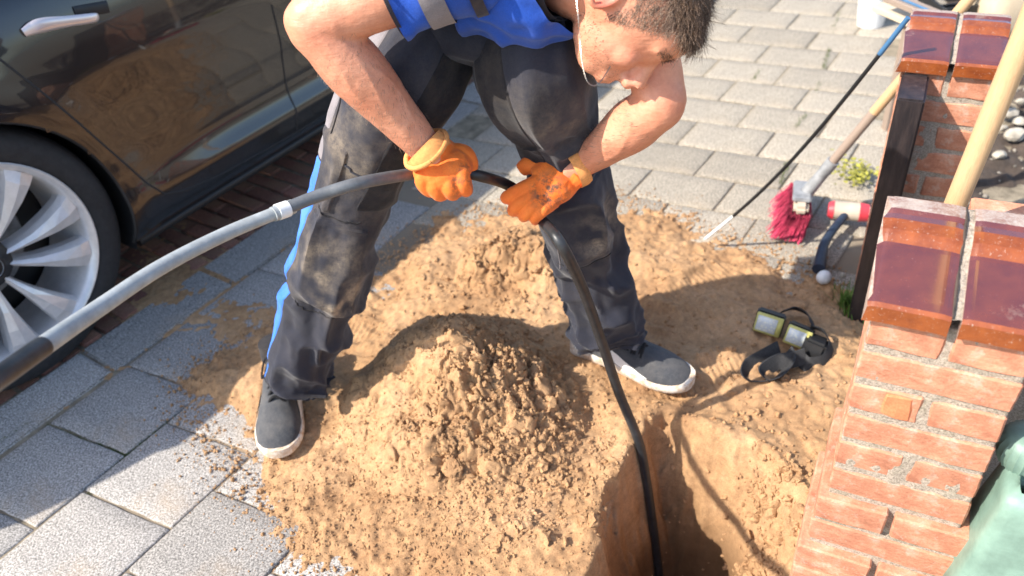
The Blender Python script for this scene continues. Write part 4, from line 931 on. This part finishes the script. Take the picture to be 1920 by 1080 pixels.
# ---- gloves
def glove(name,parts,cuffpts,cuffr,dirt,label=None):
    mb=MB()
    for p in parts:
        if p[0]=='t': mb.tube(p[1],p[2],16,True,5,*(p[3:] if len(p)>3 else ()))
        else:
            V,F=ICO3; A=np.array(p[3]); mb.add(np.array(p[1])+(V*np.array(p[2]))@A,[tuple(x) for x in F])
    o=remesh(name,mb,.0020,'glove_orange',2,parent=man); V=vco(o); N=vno(o); V=V+N*(.0008*fbm(V*60,3,4))[:,None]; setco(o,V)
    attr(o,'dust',np.clip(sum(w*gauss(V,c,r) for c,r,w in dirt),0,1))
    if label: o['label']=label
    n=80; V,F=tube(cuffpts,cuffr,n,False,6); V=np.array(V); me=mesh_obj('cuff',V,[tuple(f) for f in F],'glove_cuff',o)
    return o
hz=depth(haL)
def LP(u,v,dz=0.): return P(u,v,hz+dz)
px2m=hz/FPX
# his right hand (left in the picture): fist closed round the hose, back of the hand to the viewer
parts=[('t',[P(803,283,depth(wrL)),LP(822,300,-.004),LP(838,322,-.006),LP(846,338,0)],[.031,.039,.045,.040],.78,-Fv)]
parts+=[('t',[LP(812,292,-.002),LP(812,322,-.010),LP(822,345,-.006)],[.028,.032,.024])]
for i,(a,b,c,d,r) in enumerate([((800,318),(792,340),(806,356),(815,352),.0125),((818,322),(814,348),(826,364),(836,350),.0130),((842,322),(842,350),(850,362),(856,346),.0130),((864,316),(868,342),(872,356),(872,338),.0125)]):
    parts.append(('t',[LP(*a,-.022),LP(*b,-.022),LP(*c,-.004),LP(*d,.020)],[r+.002,r+.0006,r,r-.001]))
parts.append(('t',[LP(840,290,.0),LP(866,288,.004),LP(880,305,.010),LP(878,330,.020)],[.019,.0165,.0145,.0135]))
g1=glove('glove',parts,[P(793,275,depth(wrL)-.002),P(803,285,depth(wrL)),P(812,296,depth(wrL)+.002)],[.037,.0385,.037],[(LP(862,345,-.02),.022,1.),(LP(870,325,-.02),.02,.6)])
MB().tube([P(799,280,depth(wrL))+.0385*(math.cos(t)*np.cross((haL-wrL)/np.linalg.norm(haL-wrL),[0,0,1.])/np.linalg.norm(np.cross((haL-wrL)/np.linalg.norm(haL-wrL),[0,0,1.]))+math.sin(t)*np.cross((haL-wrL)/np.linalg.norm(haL-wrL),np.cross((haL-wrL)/np.linalg.norm(haL-wrL),[0,0,1.])/np.linalg.norm(np.cross((haL-wrL)/np.linalg.norm(haL-wrL),[0,0,1.])))) for t in np.linspace(0,2*math.pi,40)],.0052,8,False).obj('cuff_roll','glove_cuff',g1)
# his left hand (right in the picture): fingers curled over the hose, thumb out to the side
hz2=depth(haR)
def RP(u,v,dz=0.): return P(u,v,hz2+dz)
parts=[('t',[P(1086,312,depth(wrR)),RP(1062,325,-.004),RP(1036,340,-.010),RP(1010,352,-.008)],[.030,.037,.043,.036],.62,-Fv)]
parts.append(('t',[RP(1040,318,0),RP(1012,312,.004),RP(990,310,.008),RP(978,318,.016)],[.022,.018,.0160,.0135]))
for (a,b,c,d,r) in [((1022,332),(988,350),(958,366),(948,372),.0142),((1024,350),(992,368),(968,388),(962,396),.0142),((1030,366),(1004,384),(986,402),(982,406),.0135),((1040,378),(1020,394),(1004,408),(1003,414),.012)]:
    parts.append(('t',[RP(*a,-.010),RP(*b,-.026),RP(*c,-.020),RP(*d,.002)],[r,r-.0016,r-.0022,r-.003]))
g2=glove('glove',parts,[P(1093,306,depth(wrR)),P(1084,311,depth(wrR)),P(1072,318,depth(wrR))],[.034,.0365,.0355],[(RP(1035,355,-.03),.030,1.),(RP(1020,365,-.03),.02,.8)])
# ---- shoes
def shoe(origin,fwd,up,Lg,label=None,side=1):
    fwd=np.array(fwd,float); fwd/=np.linalg.norm(fwd); up=np.array(up,float); up-=fwd*(up@fwd); up/=np.linalg.norm(up); lat=np.cross(fwd,up)
    o=np.array(origin); A=lambda f,l,u:o+fwd*f+lat*l+up*u
    sec=[(-.012,.022,.030,.060),(.003,.036,.045,.088),(.03,.040,.070,.104),(.06,.041,.085,.108),(.09,.042,.080,.102),(.12,.044,.062,.088),(.15,.048,.048,.075),(.18,.0515,.040,.066),(.21,.0525,.036,.059),(.24,.049,.032,.052),(.262,.042,.028,.044),(.279,.029,.022,.034),(.290,.012,.018,.024)]
    n=40; V=[];rings=catmull(np.array([[a,b,c,d] for a,b,c,d in sec]),4); rings=[r for r in rings]
    for (f,w,_,h) in rings:
        for k in range(n):
            t=2*math.pi*k/n; cx=math.cos(t); sy=math.sin(t)
            off=.006*math.sin(max(0,f)/.28*math.pi)*side
            if sy>=0: V.append(A(f*Lg/.285,(w*.97)*np.sign(cx)*abs(cx)**(.80)*(1-.30*sy*min(1,h/.09))+off,.022+(h-.022)*abs(sy)**.85))
            else: V.append(A(f*Lg/.285,(w*.97)*np.sign(cx)*abs(cx)**.8+off,.022+.012*sy))
    root=None; F=[tuple(f) for f in tubefaces(len(rings),n)]+[tuple(range(n)),tuple((len(rings)-1)*n+j for j in range(n))]
    up_=mesh_obj('shoe',V,F,'shoe_knit',man); Vn=vco(up_); Nn=vno(up_); setco(up_,Vn+Nn*(.0010*fbm(Vn*55,3,6))[:,None])
    if label: up_['label']=label
    V=[];sr=catmull(np.array([[-.019,.016,0,0],[-.012,.031,0,0],[.0,.038,0,0],[.05,.0415,0,0],[.10,.0435,0,0],[.16,.0495,0,0],[.20,.0535,0,0],[.24,.0505,0,0],[.265,.0425,0,0],[.286,.0275,0,0],[.294,.010,0,0]]),4)
    for (f,w,_,_) in sr:
        off=.006*math.sin(max(0,f)/.28*math.pi)*side; tip=.010*max(0,(f-.2)/.09)**2
        for (a,b) in ((-1,.004),(-1.02,.012),(-1.0,.021),(-.95,.023),(.95,.023),(1.,.021),(1.02,.012),(1,.004),(.9,0),(-.9,0)):
            V.append(A(f*Lg/.285,w*a+off,b+tip+(.006*max(0,1-f/.12) if b>.02 else 0)))
    F=[tuple(f) for f in tubefaces(len(sr),10)]+[tuple(range(10)),tuple((len(sr)-1)*10+j for j in range(10))]
    mesh_obj('sole',V,F,'shoe_sole',up_)
    mb=MB()
    hh=lambda f:float(np.interp(f,[s[0] for s in sec],[s[3] for s in sec]))
    for i in range(6):
        f=.078+.017*i; w=.026-.0008*i; a=A(f*Lg/.285,-w,hh(f)*.80); c=A((f+.008)*Lg/.285,w,hh(f)*.80); mid=A((f+.004)*Lg/.285,.004*side,hh(f)+.006)
        mb.tube([a,mid,c],.0036,8,True,5); mb.tube([A(f*Lg/.285,w,hh(f)*.80),A((f+.004)*Lg/.285,.0,hh(f)+.005),A((f+.010)*Lg/.285,-w,hh(f)*.80)],.0026,8,True,5)
    for s_ in (-1,1):
        mb.tube([A(.08,.0,hh(.08)+.004),A(.075,.020*s_,hh(.08)+.012),A(.095,.036*s_,hh(.1)*.8),A(.10,.018*s_,hh(.1)+.004),A(.085,.004*s_,hh(.08)+.006)],.0022,8,True,6)
    mb.obj('laces','lace',up_)
    # curved check mark on each side
    for s_ in (-1,1):
        c=[(.200,.027,.001),(.17,.030,.005),(.14,.034,.009),(.118,.039,.012),(.103,.048,.009),(.098,.058,.004),(.096,.064,.001)]
        Q=[]
        for (f,u,w) in catmull(np.array(c),5):
            ww=float(np.interp(f,[s[0] for s in sec],[s[1] for s in sec])); hhh=hh(f); 
            def sid(uu): 
                q=np.clip((uu-.022)/(hhh-.022),0,.98); sy=q**(1/.85); cx=math.sqrt(max(0,1-sy*sy)); return A(f*Lg/.285,s_*(ww*.97*cx**.8*(1-.30*sy*min(1,hhh/.09))+.0022)+.006*math.sin(f/.28*math.pi)*side,uu)
            Q.append(sid(u-w)); Q.append(sid(u+w))
        mesh_obj('side_mark',Q,[(2*i,2*i+1,2*i+3,2*i+2) for i in range(len(Q)//2-1)],'shoe_mark',up_)
    V,F=tube([A(.035,0,.085),A(.028,0,.125)],[.040,.038],24,True); 
    mesh_obj('sock',V,[tuple(f) for f in F],'trouser_dark',up_)
    return up_
tipL=G(527,850,.03); heelL=G(536,700,.055); d=tipL-heelL; d=np.array([d[0],d[1],0]); d/=np.linalg.norm(d)
o=G(527,852,.025)-d*.262; zg=float(surf([o[0]],[o[1]])[0]); shoe([o[0],o[1],.030],[d[0],d[1],-.02],[0,0,1],.272,'dark grey trainer with pale check mark, toe towards the viewer',1)
tipR=G(1288,722,.03); hR=G(1125,650,.05); d=tipR-hR; d=np.array([d[0],d[1],0]); d/=np.linalg.norm(d)
o=G(1286,720,.035)-d*.270; shoe([o[0],o[1],.032],[d[0],d[1],-.015],[0,0,1],.278,'dark grey trainer with thick white sole, toe pointing right',-1)
# ================================================================ HOSE
hose=empty('drain_hose',G(1195,850,0),'long grey hose held in both gloves, running from lower left into the pit','hose')
def onsurf(u,v,off=.012):
    for z in np.arange(.06,-.80,-.004):
        q=G(u,v,z)
        if float(ground_h(np.array([q[0]]),np.array([q[1]]))[0])>z: return q+np.array([.006,0,off])
    return G(u,v,-.4)
hp=[P(-160,800,.70),P(-60,745,.76),P(0,706,.84),P(90,643,.93),P(185,578,1.02),P(300,502,1.10),P(420,440,1.17),P(530,394,1.22)]
hq=[P(530,394,1.22),P(600,366,1.245),P(680,342,1.26),P(780,325,hz+.012),P(840,318,hz+.018),P(900,330,hz+.02),P(950,346,hz2+.016),P(985,372,hz2+.012),P(1012,408,hz2+.012),G(1050,455,.585),G(1092,540,.46),G(1128,640,.31),G(1160,735,.165),onsurf(1192,840,.02),onsurf(1206,905,.014),onsurf(1218,985,.014),onsurf(1228,1065,.014),onsurf(1236,1150,.014)]
allp=catmull(hp,10); allq=catmull(hq,10)
MB().tube(allp[:30],.0120,20).obj('hose_end_shaded','hose_black',hose)  # black here is the car's shade put into the hose colour
MB().tube(allp[29:],np.linspace(.0116,.0096,len(allp[29:])),20).obj('hose_sleeve','hose_light',hose)
MB().tube(catmull([P(520,398,1.214),P(540,391,1.225)],6),.0124,20).obj('connector','white_plastic',hose)
MB().tube(catmull([P(512,402,1.210),P(549,387,1.231)],6),.0112,20).obj('connector_ring','hose_light',hose)
MB().tube(allq[:42],.0098,20).obj('hose_tube','hose_grey',hose)
MB().tube(allq[41:],np.interp(np.arange(len(allq[41:])),[0,60,len(allq[41:])],[.0095,.0100,.0100]),20).obj('hose_tube','hose_black',hose)
# ================================================================ TOOLS
# long pole leaning behind the near pillar
a=P(1772,430,1.20); b=P(1925,60,1.02); d=(b-a)/np.linalg.norm(b-a); t=-(a[2])/d[2]
pole=MB().tube([a+d*t,a,b,b+d*.45],[.0150,.0150,.0155,.0155],24,True,6).obj('wooden_handle','ash_wood',label='thick pale wooden tool handle leaning behind the nearest pillar',cat='tool handle')
# thin rod
rod=empty('inspection_rod',G(1322,448,.03),'thin dark rod with white tip and blue end leaning on the farther pillar','rod')
ra=G(1322,448,.035); rb=G(1703,33,.72); f=lambda t:ra*(1-t)+rb*t+np.array([0,0,-.05*math.sin(math.pi*t)])
MB().tube([f(t) for t in np.linspace(0,.20,8)],[.0035,.0045,.0048,.0045,.0045,.0042,.004,.004],10).obj('tip','white_plastic',rod)
MB().tube([f(t) for t in np.linspace(.19,.905,14)],.0045,10).obj('shaft','black_plastic',rod)
MB().tube([f(t) for t in np.linspace(.90,1.0,8)],.0055,10).obj('grip','blue_plastic',rod)
# push broom
br=empty('push_broom',G(1490,400,0),'push broom with magenta bristles standing behind the rod','broom')
ha=G(1512,362,.085); hb=G(1795,25,.60); dd=(hb-ha)/np.linalg.norm(hb-ha)
hmid=ha+(hb-ha)*.50
MB().tube([ha+dd*.05,hmid],.0125,16).obj('handle_tube','old_wood',br)
MB().tube([hmid-dd*.004,hb+dd*.12],.0135,16).obj('handle','ash_wood',br)
MB().tube([ha-dd*.02,ha+dd*.10],[.019,.0155],16).tube([ha+dd*.085,ha+dd*.12],.0175,16).obj('socket','steel_grey',br)
hx=np.array([.55,-.83,0]); hy=np.array([.83,.55,0]); hc=G(1503,368,.075)
hx=np.array([.35,.93,0.]);hx/=np.linalg.norm(hx); hy=np.cross([0,0,1.],hx)
MB().box(hc,(.16,.040,.026),[hx,hy,[0,0,1]],.009).obj('head','cream_plastic',br)
MB().box(hc+np.array([0,0,.016]),(.10,.05,.012),[hx,hy,[0,0,1]],.004).obj('bracket','steel_grey',br)
V=[];F=[];nv=0
for i in range(21):
    for j in range(7):
        for q in range(8):
            p=hc+hx*(-.085+.17*i/20+random.gauss(0,.002))+hy*(-.024+.048*j/6+random.gauss(0,.002))-np.array([0,0,.012]); dv=np.array([-.62+random.gauss(0,.14),-.25+random.gauss(0,.14),-.8])+hy*(j-3)*.06+hx*(i-10)*.03; 
            e=p+dv*.058; r=.0010
            V+=[p+[r,0,0],p+[-r,r,0],p+[0,-r,0],e+[r,0,0],e+[-r,r,0],e+[0,-r,0]]; F+=[(nv,nv+1,nv+4,nv+3),(nv+1,nv+2,nv+5,nv+4),(nv+2,nv,nv+3,nv+5)]; nv+=6
mesh_obj('bristles',V,F,'magenta_bristle',br,label='magenta bristles'); 
# short hammer-like tool by the post
hm=empty('mallet',G(1545,460,0),'small mallet with cream and red head and dark grip lying below the gate post','mallet')
c1=G(1590,396,.045); hx2=np.array([.9,-.35,0]); hx2/=np.linalg.norm(hx2); hy2=np.cross([0,0,1.],hx2)
MB().tube([c1-hx2*.040,c1+hx2*.030],.026,20).obj('head','cream_plastic',hm)
MB().tube([c1+hx2*.028,c1+hx2*.052],[.027,.024],20).obj('face','red_plastic',hm)
MB().tube([c1-hx2*.052,c1-hx2*.038],[.020,.027],20).obj('face','red_plastic',hm)
h2a=G(1562,400,.04); h2b=G(1535,505,.03)
MB().tube([c1,h2a*.5+h2b*.5,h2b],[.011,.012,.017],14,True,6).obj('grip','navy_rubber',hm)
V,F=ICO3; MB().add(G(1545,520,.03)+V*np.array([.019,.017,.019]),[tuple(x) for x in F]).obj('knob','white_plastic',hm)
V,F=ICO2; MB().add(G(1581,516,.02)+V*.008*(1+.2*noise(V*2,3)[:,None]),[tuple(x) for x in F]).obj('pebble','pale_stone',label='tiny white pebble in the shade beside the mallet knob',cat='pebble')
# work light with two lamps and strap
wl=empty('head_lamp',G(1490,640,0),'black head lamp with two yellow-edged square lamps and webbing strap on the sand','head lamp')
def lampface(cu,cv,z,ux,vx,w,h):
    c=G(cu,cv,z); X=np.array(ux,float);X/=np.linalg.norm(X);Y=np.array(vx,float);Y-=X*(X@Y);Y/=np.linalg.norm(Y);Z=np.cross(X,Y)
    if Z[1]>0 or Z[2]<0: Z=-Z
    if Z@(-Fv)<0: Z=-Z
    ax=[X,Y,Z]
    MB().box(c-Z*.012,(w,h,.024),ax,.004).obj('lamp_housing','black_plastic',wl)
    MB().box(c+Z*.002,(w-.004,h-.004,.006),ax,.002).obj('lamp_frame','yellow_plastic',wl)
    MB().box(c+Z*.0045-X*.004,(w-.020,h-.016,.004),ax,.001).obj('lens','led_lens',wl)
    MB().box(c+Z*.0045+X*(w*.36),(.008,h*.5,.004),ax,.001).obj('switch','yellow_plastic',wl)
    return c,X,Y,Z
l1=lampface(1441,608,.060,[.85,-.52,-.1],[.15,-.35,-1],.066,.056)
l2=lampface(1496,632,.055,[.80,-.55,-.15],[.1,-.45,-1],.060,.052)
MB().box(G(1527,650,.045),(.05,.045,.05),[l2[1],l2[2],l2[3]],.006).obj('battery_box','black_plastic',wl)
def strap(pts,w,nm='strap'):
    q=catmull(pts,8); T,N,B=frames(q,[0,0,1]); V=[]
    for i in range(len(q)): 
        for (a,b) in ((-1,-.0012),(1,-.0012),(1,.0012),(-1,.0012)): V.append(q[i]+np.array([0,0,1])*w*a*.75+B[i]*w*a*.5+N[i]*0+B[i]*b+T[i]*0)
    F=[tuple(f) for f in tubefaces(len(q),4)]+[(3,2,1,0),tuple((len(q)-1)*4+j for j in range(4))]
    mesh_obj(nm,V,F,'black_webbing',wl)
strap([G(1462,655,.05),G(1430,672,.045),G(1402,690,.04),G(1400,712,.035),G(1430,716,.034),G(1460,706,.035),G(1480,680,.04),G(1475,660,.05)],.022)
strap([G(1510,668,.05),G(1480,676,.045),G(1455,680,.042),G(1430,700,.04),G(1445,718,.036)],.020)
strap([G(1520,612,.07),G(1545,622,.065),G(1558,650,.045),G(1545,678,.035),G(1515,684,.035),G(1498,668,.04)],.016)
strap([G(1465,585,.055),G(1490,578,.05),G(1515,590,.05),G(1525,612,.06)],.014)
# ================================================================ RIGHT EDGE AND FAR CORNER
gb=empty('garden_lamp',P(1890,1000,1.15),'pale green plastic container with ribbed round cap at the bottom right corner','container')
gz=1.12; c=P(1905,905,gz)
up=np.array([0,0,1.]); gx1=np.array([.876,-.482,0]); gx2=np.array([.482,.876,0])
V=[];F=[]; n=4; prof=[(.0,.050),(.004,.064),(-.012,.074),(-.05,.086),(-.10,.100),(-.34,.125),(-.60,.13)]
bm=bmesh.new(); rings=[]
for (z,w) in [(.012,.028),(.011,.040),(.002,.046),(-.012,.047),(-.06,.053),(-.30,.082),(-.7,.10)]:
    ring=[]
    for k in range(32):
        t=2*math.pi*k/32; e=14.0; cx,sy=math.cos(t),math.sin(t); r=1/((abs(cx)**e+abs(sy)**e)**(1/e)); ring.append(bm.verts.new(Vector(c+gx1*(r*cx*w+.030)+gx2*(r*sy*w)+up*z)))
    rings.append(ring)
for i in range(len(rings)-1):
    for k in range(32): bm.faces.new((rings[i][k],rings[i][(k+1)%32],rings[i+1][(k+1)%32],rings[i+1][k]))
bm.faces.new(rings[0]); me=bpy.data.meshes.new('container_body'); bm.to_mesh(me); bm.free(); me.materials.append(M['mint_plastic']); me.polygons.foreach_set('use_smooth',[True]*len(me.polygons)); link('container_body',me,gb)
cc=P(1916,862,1.135)
mb=MB(); rr=[]
V=[];nn_=48
pf_=[(.0,.052),(.018,.050),(.030,.044),(.036,.030),(.037,.016),(.033,.004),(.030,-.004)]
for (r,z) in pf_:
    for k in range(nn_):
        t=2*math.pi*k/nn_; q=r*(1+(.05 if k%2 else -.02)*(r>.025)); V.append(cc+gx1*q*math.cos(t)+gx2*q*math.sin(t)+up*(z+.004))
F=[tuple(f) for f in tubefaces(len(pf_),nn_)]; mesh_obj('cap','V' and V,F,'mint_plastic',gb) if False else mesh_obj('cap',V,F,'mint_plastic',gb)
gb.name='plastic_container'
# far corner clutter
bk=empty('bucket',G(1640,22,0),'white plastic bucket at the far end of the pavement','bucket')
c=G(1642,-10,0.12); MB().lathe([(.0,-.12),(.05,-.12),(.062,.0),(.066,.02),(.066,.026),(.06,.026),(.058,.0),(.046,-.115),(0,-.115)],c,[[1,0,0],[0,1,0],[0,0,1]],32).obj('bucket_wall','white_plastic',bk)
MB().lathe([(.0655,.012),(.069,.014),(.069,.02),(.0655,.022)],c,[[1,0,0],[0,1,0],[0,0,1]],32).obj('rim','white_plastic',bk)
pl=empty('timber_board',G(1720,20,0),'weathered grey board lying behind the farther pillar','board')
a=G(1672,-4,.42); b=G(1768,36,.42); d=(b-a); d/=np.linalg.norm(d); MB().box((a+b)/2,(np.linalg.norm(b-a)*1.1,.05,.018),[d,np.cross([0,0,1.],d),[0,0,1.]],.002).obj('plank','old_wood',pl,smooth=False)
MB().box((a+b)/2+np.array([0,.06,-.05]),(np.linalg.norm(b-a)*1.1,.05,.018),[d,np.cross([0,0,1.],d),[0,0,1.]],.002).obj('plank','pale_timber',pl,smooth=False)
MB().tube([a+[0,-.03,.012],b+[0,-.03,.012]],.004,8).obj('blue_strip','blue_plastic',pl)
MB().box((a+b)/2+np.array([0.02,.05,-.25]),(.03,.03,.40),None,.003).obj('support','old_wood',pl,smooth=False)
cr=empty('crate',G(1815,0,0),'dark plastic crate in the far garden corner','crate')
c=G(1812,-8,.12)
for (dx,dy,w,h) in ((0,-.10,.26,.012),(0,.10,.26,.012),(-.13,0,.012,.2),(.13,0,.012,.2)):
    for k in range(3): MB().box(c+np.array([dx,dy,-.09+.07*k]),(w,h,.045),None,.003).obj('slat','black_plastic',cr,smooth=False)
MB().box(c+np.array([0,0,-.11]),(.26,.2,.01)).obj('base','black_plastic',cr,smooth=False)
bx=empty('sack',G(1890,20,0),'pale beige paper sack standing in the far right corner','sack')
c=G(1905,-5,.14); mb=MB(); V,F=ICO3; Vs=np.sign(V)*np.abs(V)**.45*np.array([.13,.10,.13]); Vs=Vs+.006*fbm(Vs*12,3,3)[:,None]; mb.add(c+Vs,[tuple(x) for x in F]); mb.obj('sack_body','pale_timber',bx)
MB().box(c+np.array([0,0,.135]),(.20,.02,.03),None,.006).obj('folded_top','pale_timber',bx)
# rubble stones
ST=[(1892,212,.024,'large pale stone, leftmost of the cluster right of the leaning handle'),(1912,228,.020,'pale stone at the photo edge just below the large one'),(1903,252,.027,'biggest whitish rubble lump right of the leaning handle'),(1880,240,.014,'small pale stone left of the biggest rubble lump'),(1875,290,.017,'squarish pale stone lowest of the rubble beside the handle'),(1915,190,.015,'small pale stone topmost of the cluster at the photo edge'),(1848,100,.022,'pale stone just right of the farther pillar cap'),(1838,60,.013,'small white stone between farther pillar cap and sack')]
for k,(u,v,r,lb) in enumerate(ST):
    c=G(u,v,.03); V,F=ICO2; A=V*r*np.array([1.2,.9,.75])*(1+.24*noise(V*1.6+k*5,3)[:,None]); MB().add(c+A,[tuple(x) for x in F]).obj('stone','pale_stone',smooth=False,label=lb,cat='stone',group='pale rubble stones on the garden soil')
VV=[];FF=[];n0=0
x=RNG.uniform(.8,2.2,1500); y=RNG.uniform(1.0,3.2,1500); z=soil_h(x,y)
for k in range(1500):
    if not((x[k]-.46)*.876-(y[k]-.78)*.482>.13): continue
    V,F=ICO1; v=V*RNG.uniform(.002,.009)*(1+.5*noise(V*2.2+k,2)[:,None])+np.array([x[k],y[k],z[k]]); VV.append(v);FF.append(F+n0);n0+=len(v)
mesh_obj('gravel',np.vstack(VV),np.vstack(FF),'rubble',kind='stuff',label='small rubble and gravel strewn over the garden soil',cat='gravel',smooth=False)
# plants
def blades(name,c,n,spread,h,mat,wide=.0022,**k):
    V=[];F=[];nv=0
    for i in range(n):
        b=np.array(c)+np.array([random.gauss(0,spread),random.gauss(0,spread),0]); a=random.uniform(0,6.28); ln=random.uniform(.1,.75); hh=h*random.uniform(.4,1.1); d=np.array([math.cos(a)*ln,math.sin(a)*ln,1]); s=np.array([-math.sin(a),math.cos(a),0])
        for t in (0,.5,1): 
            q=b+np.array([d[0]*t*t,d[1]*t*t,t])*hh; w=wide*(1-.85*t); V+=[q-s*w,q+s*w]
        F+=[(nv,nv+1,nv+3,nv+2),(nv+2,nv+3,nv+5,nv+4)]; nv+=6
    return mesh_obj(name,V,F,mat,**k)
blades('grass_tuft',G(1603,580,.0),420,.020,.055,'grass_green',label='bright green grass tuft at the foot of the nearest pillar',cat='grass')
pw=empty('weed',G(1608,330,0),'yellow-green weed growing beside the dark gate post','weed'); blades('stems',G(1608,335,0),60,.012,.05,'grass_green',.0012,parent=pw)
V=[];F=[];nv=0; c=G(1606,328,.02)
for i in range(150):
    q=c+np.array([random.gauss(0,.03),random.gauss(0,.035),random.uniform(0,.03)]); a=random.uniform(0,6.28); u=np.array([math.cos(a),math.sin(a),random.gauss(0,.3)])*.009; w=np.array([-math.sin(a),math.cos(a),random.gauss(0,.3)])*.005
    V+=[q-u,q-w,q+u,q+w]; F.append((nv,nv+1,nv+2,nv+3)); nv+=4
mesh_obj('leaves',V,F,'yellow_weed',pw)
# joint weeds and moss: tiny plants growing in the joints
V=[];F=[];nv=0
def joint_line(p,q,n,h,sp=.004):
    global nv
    for i in range(n):
        t=random.random(); b=np.array(p)*(1-t)+np.array(q)*t+np.array([random.gauss(0,sp),random.gauss(0,sp),-.006]); a=random.uniform(0,6.28); s=np.array([-math.sin(a),math.cos(a),0])*.0011; hh=h*random.uniform(.3,1.1); e=b+np.array([math.cos(a)*hh*.6,math.sin(a)*hh*.6,hh])
        V.extend([b-s,b+s,e]); F.append((nv,nv+1,nv+2)); nv+=3
for (u0,v0,u1,v1,n,h) in [(84,796,236,852,900,.006),(236,852,330,770,400,.006),(236,852,160,930,400,.006),(236,852,320,887,300,.006),(0,830,60,790,500,.010),(1462,345,1478,305,220,.018),(1490,240,1512,215,160,.015),(1545,130,1555,90,160,.016),(1410,150,1425,130,90,.012),(400,520,470,470,260,.010),(1560,60,1575,20,120,.014),(1530,170,1538,150,80,.012),(1450,230,1440,250,70,.01)]:
    joint_line(G(u0,v0),G(u1,v1),n,h)
mesh_obj('joint_moss',V,F,'moss',kind='stuff',label='thin moss and grass growing in the paving joints',cat='moss')
print('done',len(bpy.data.objects))
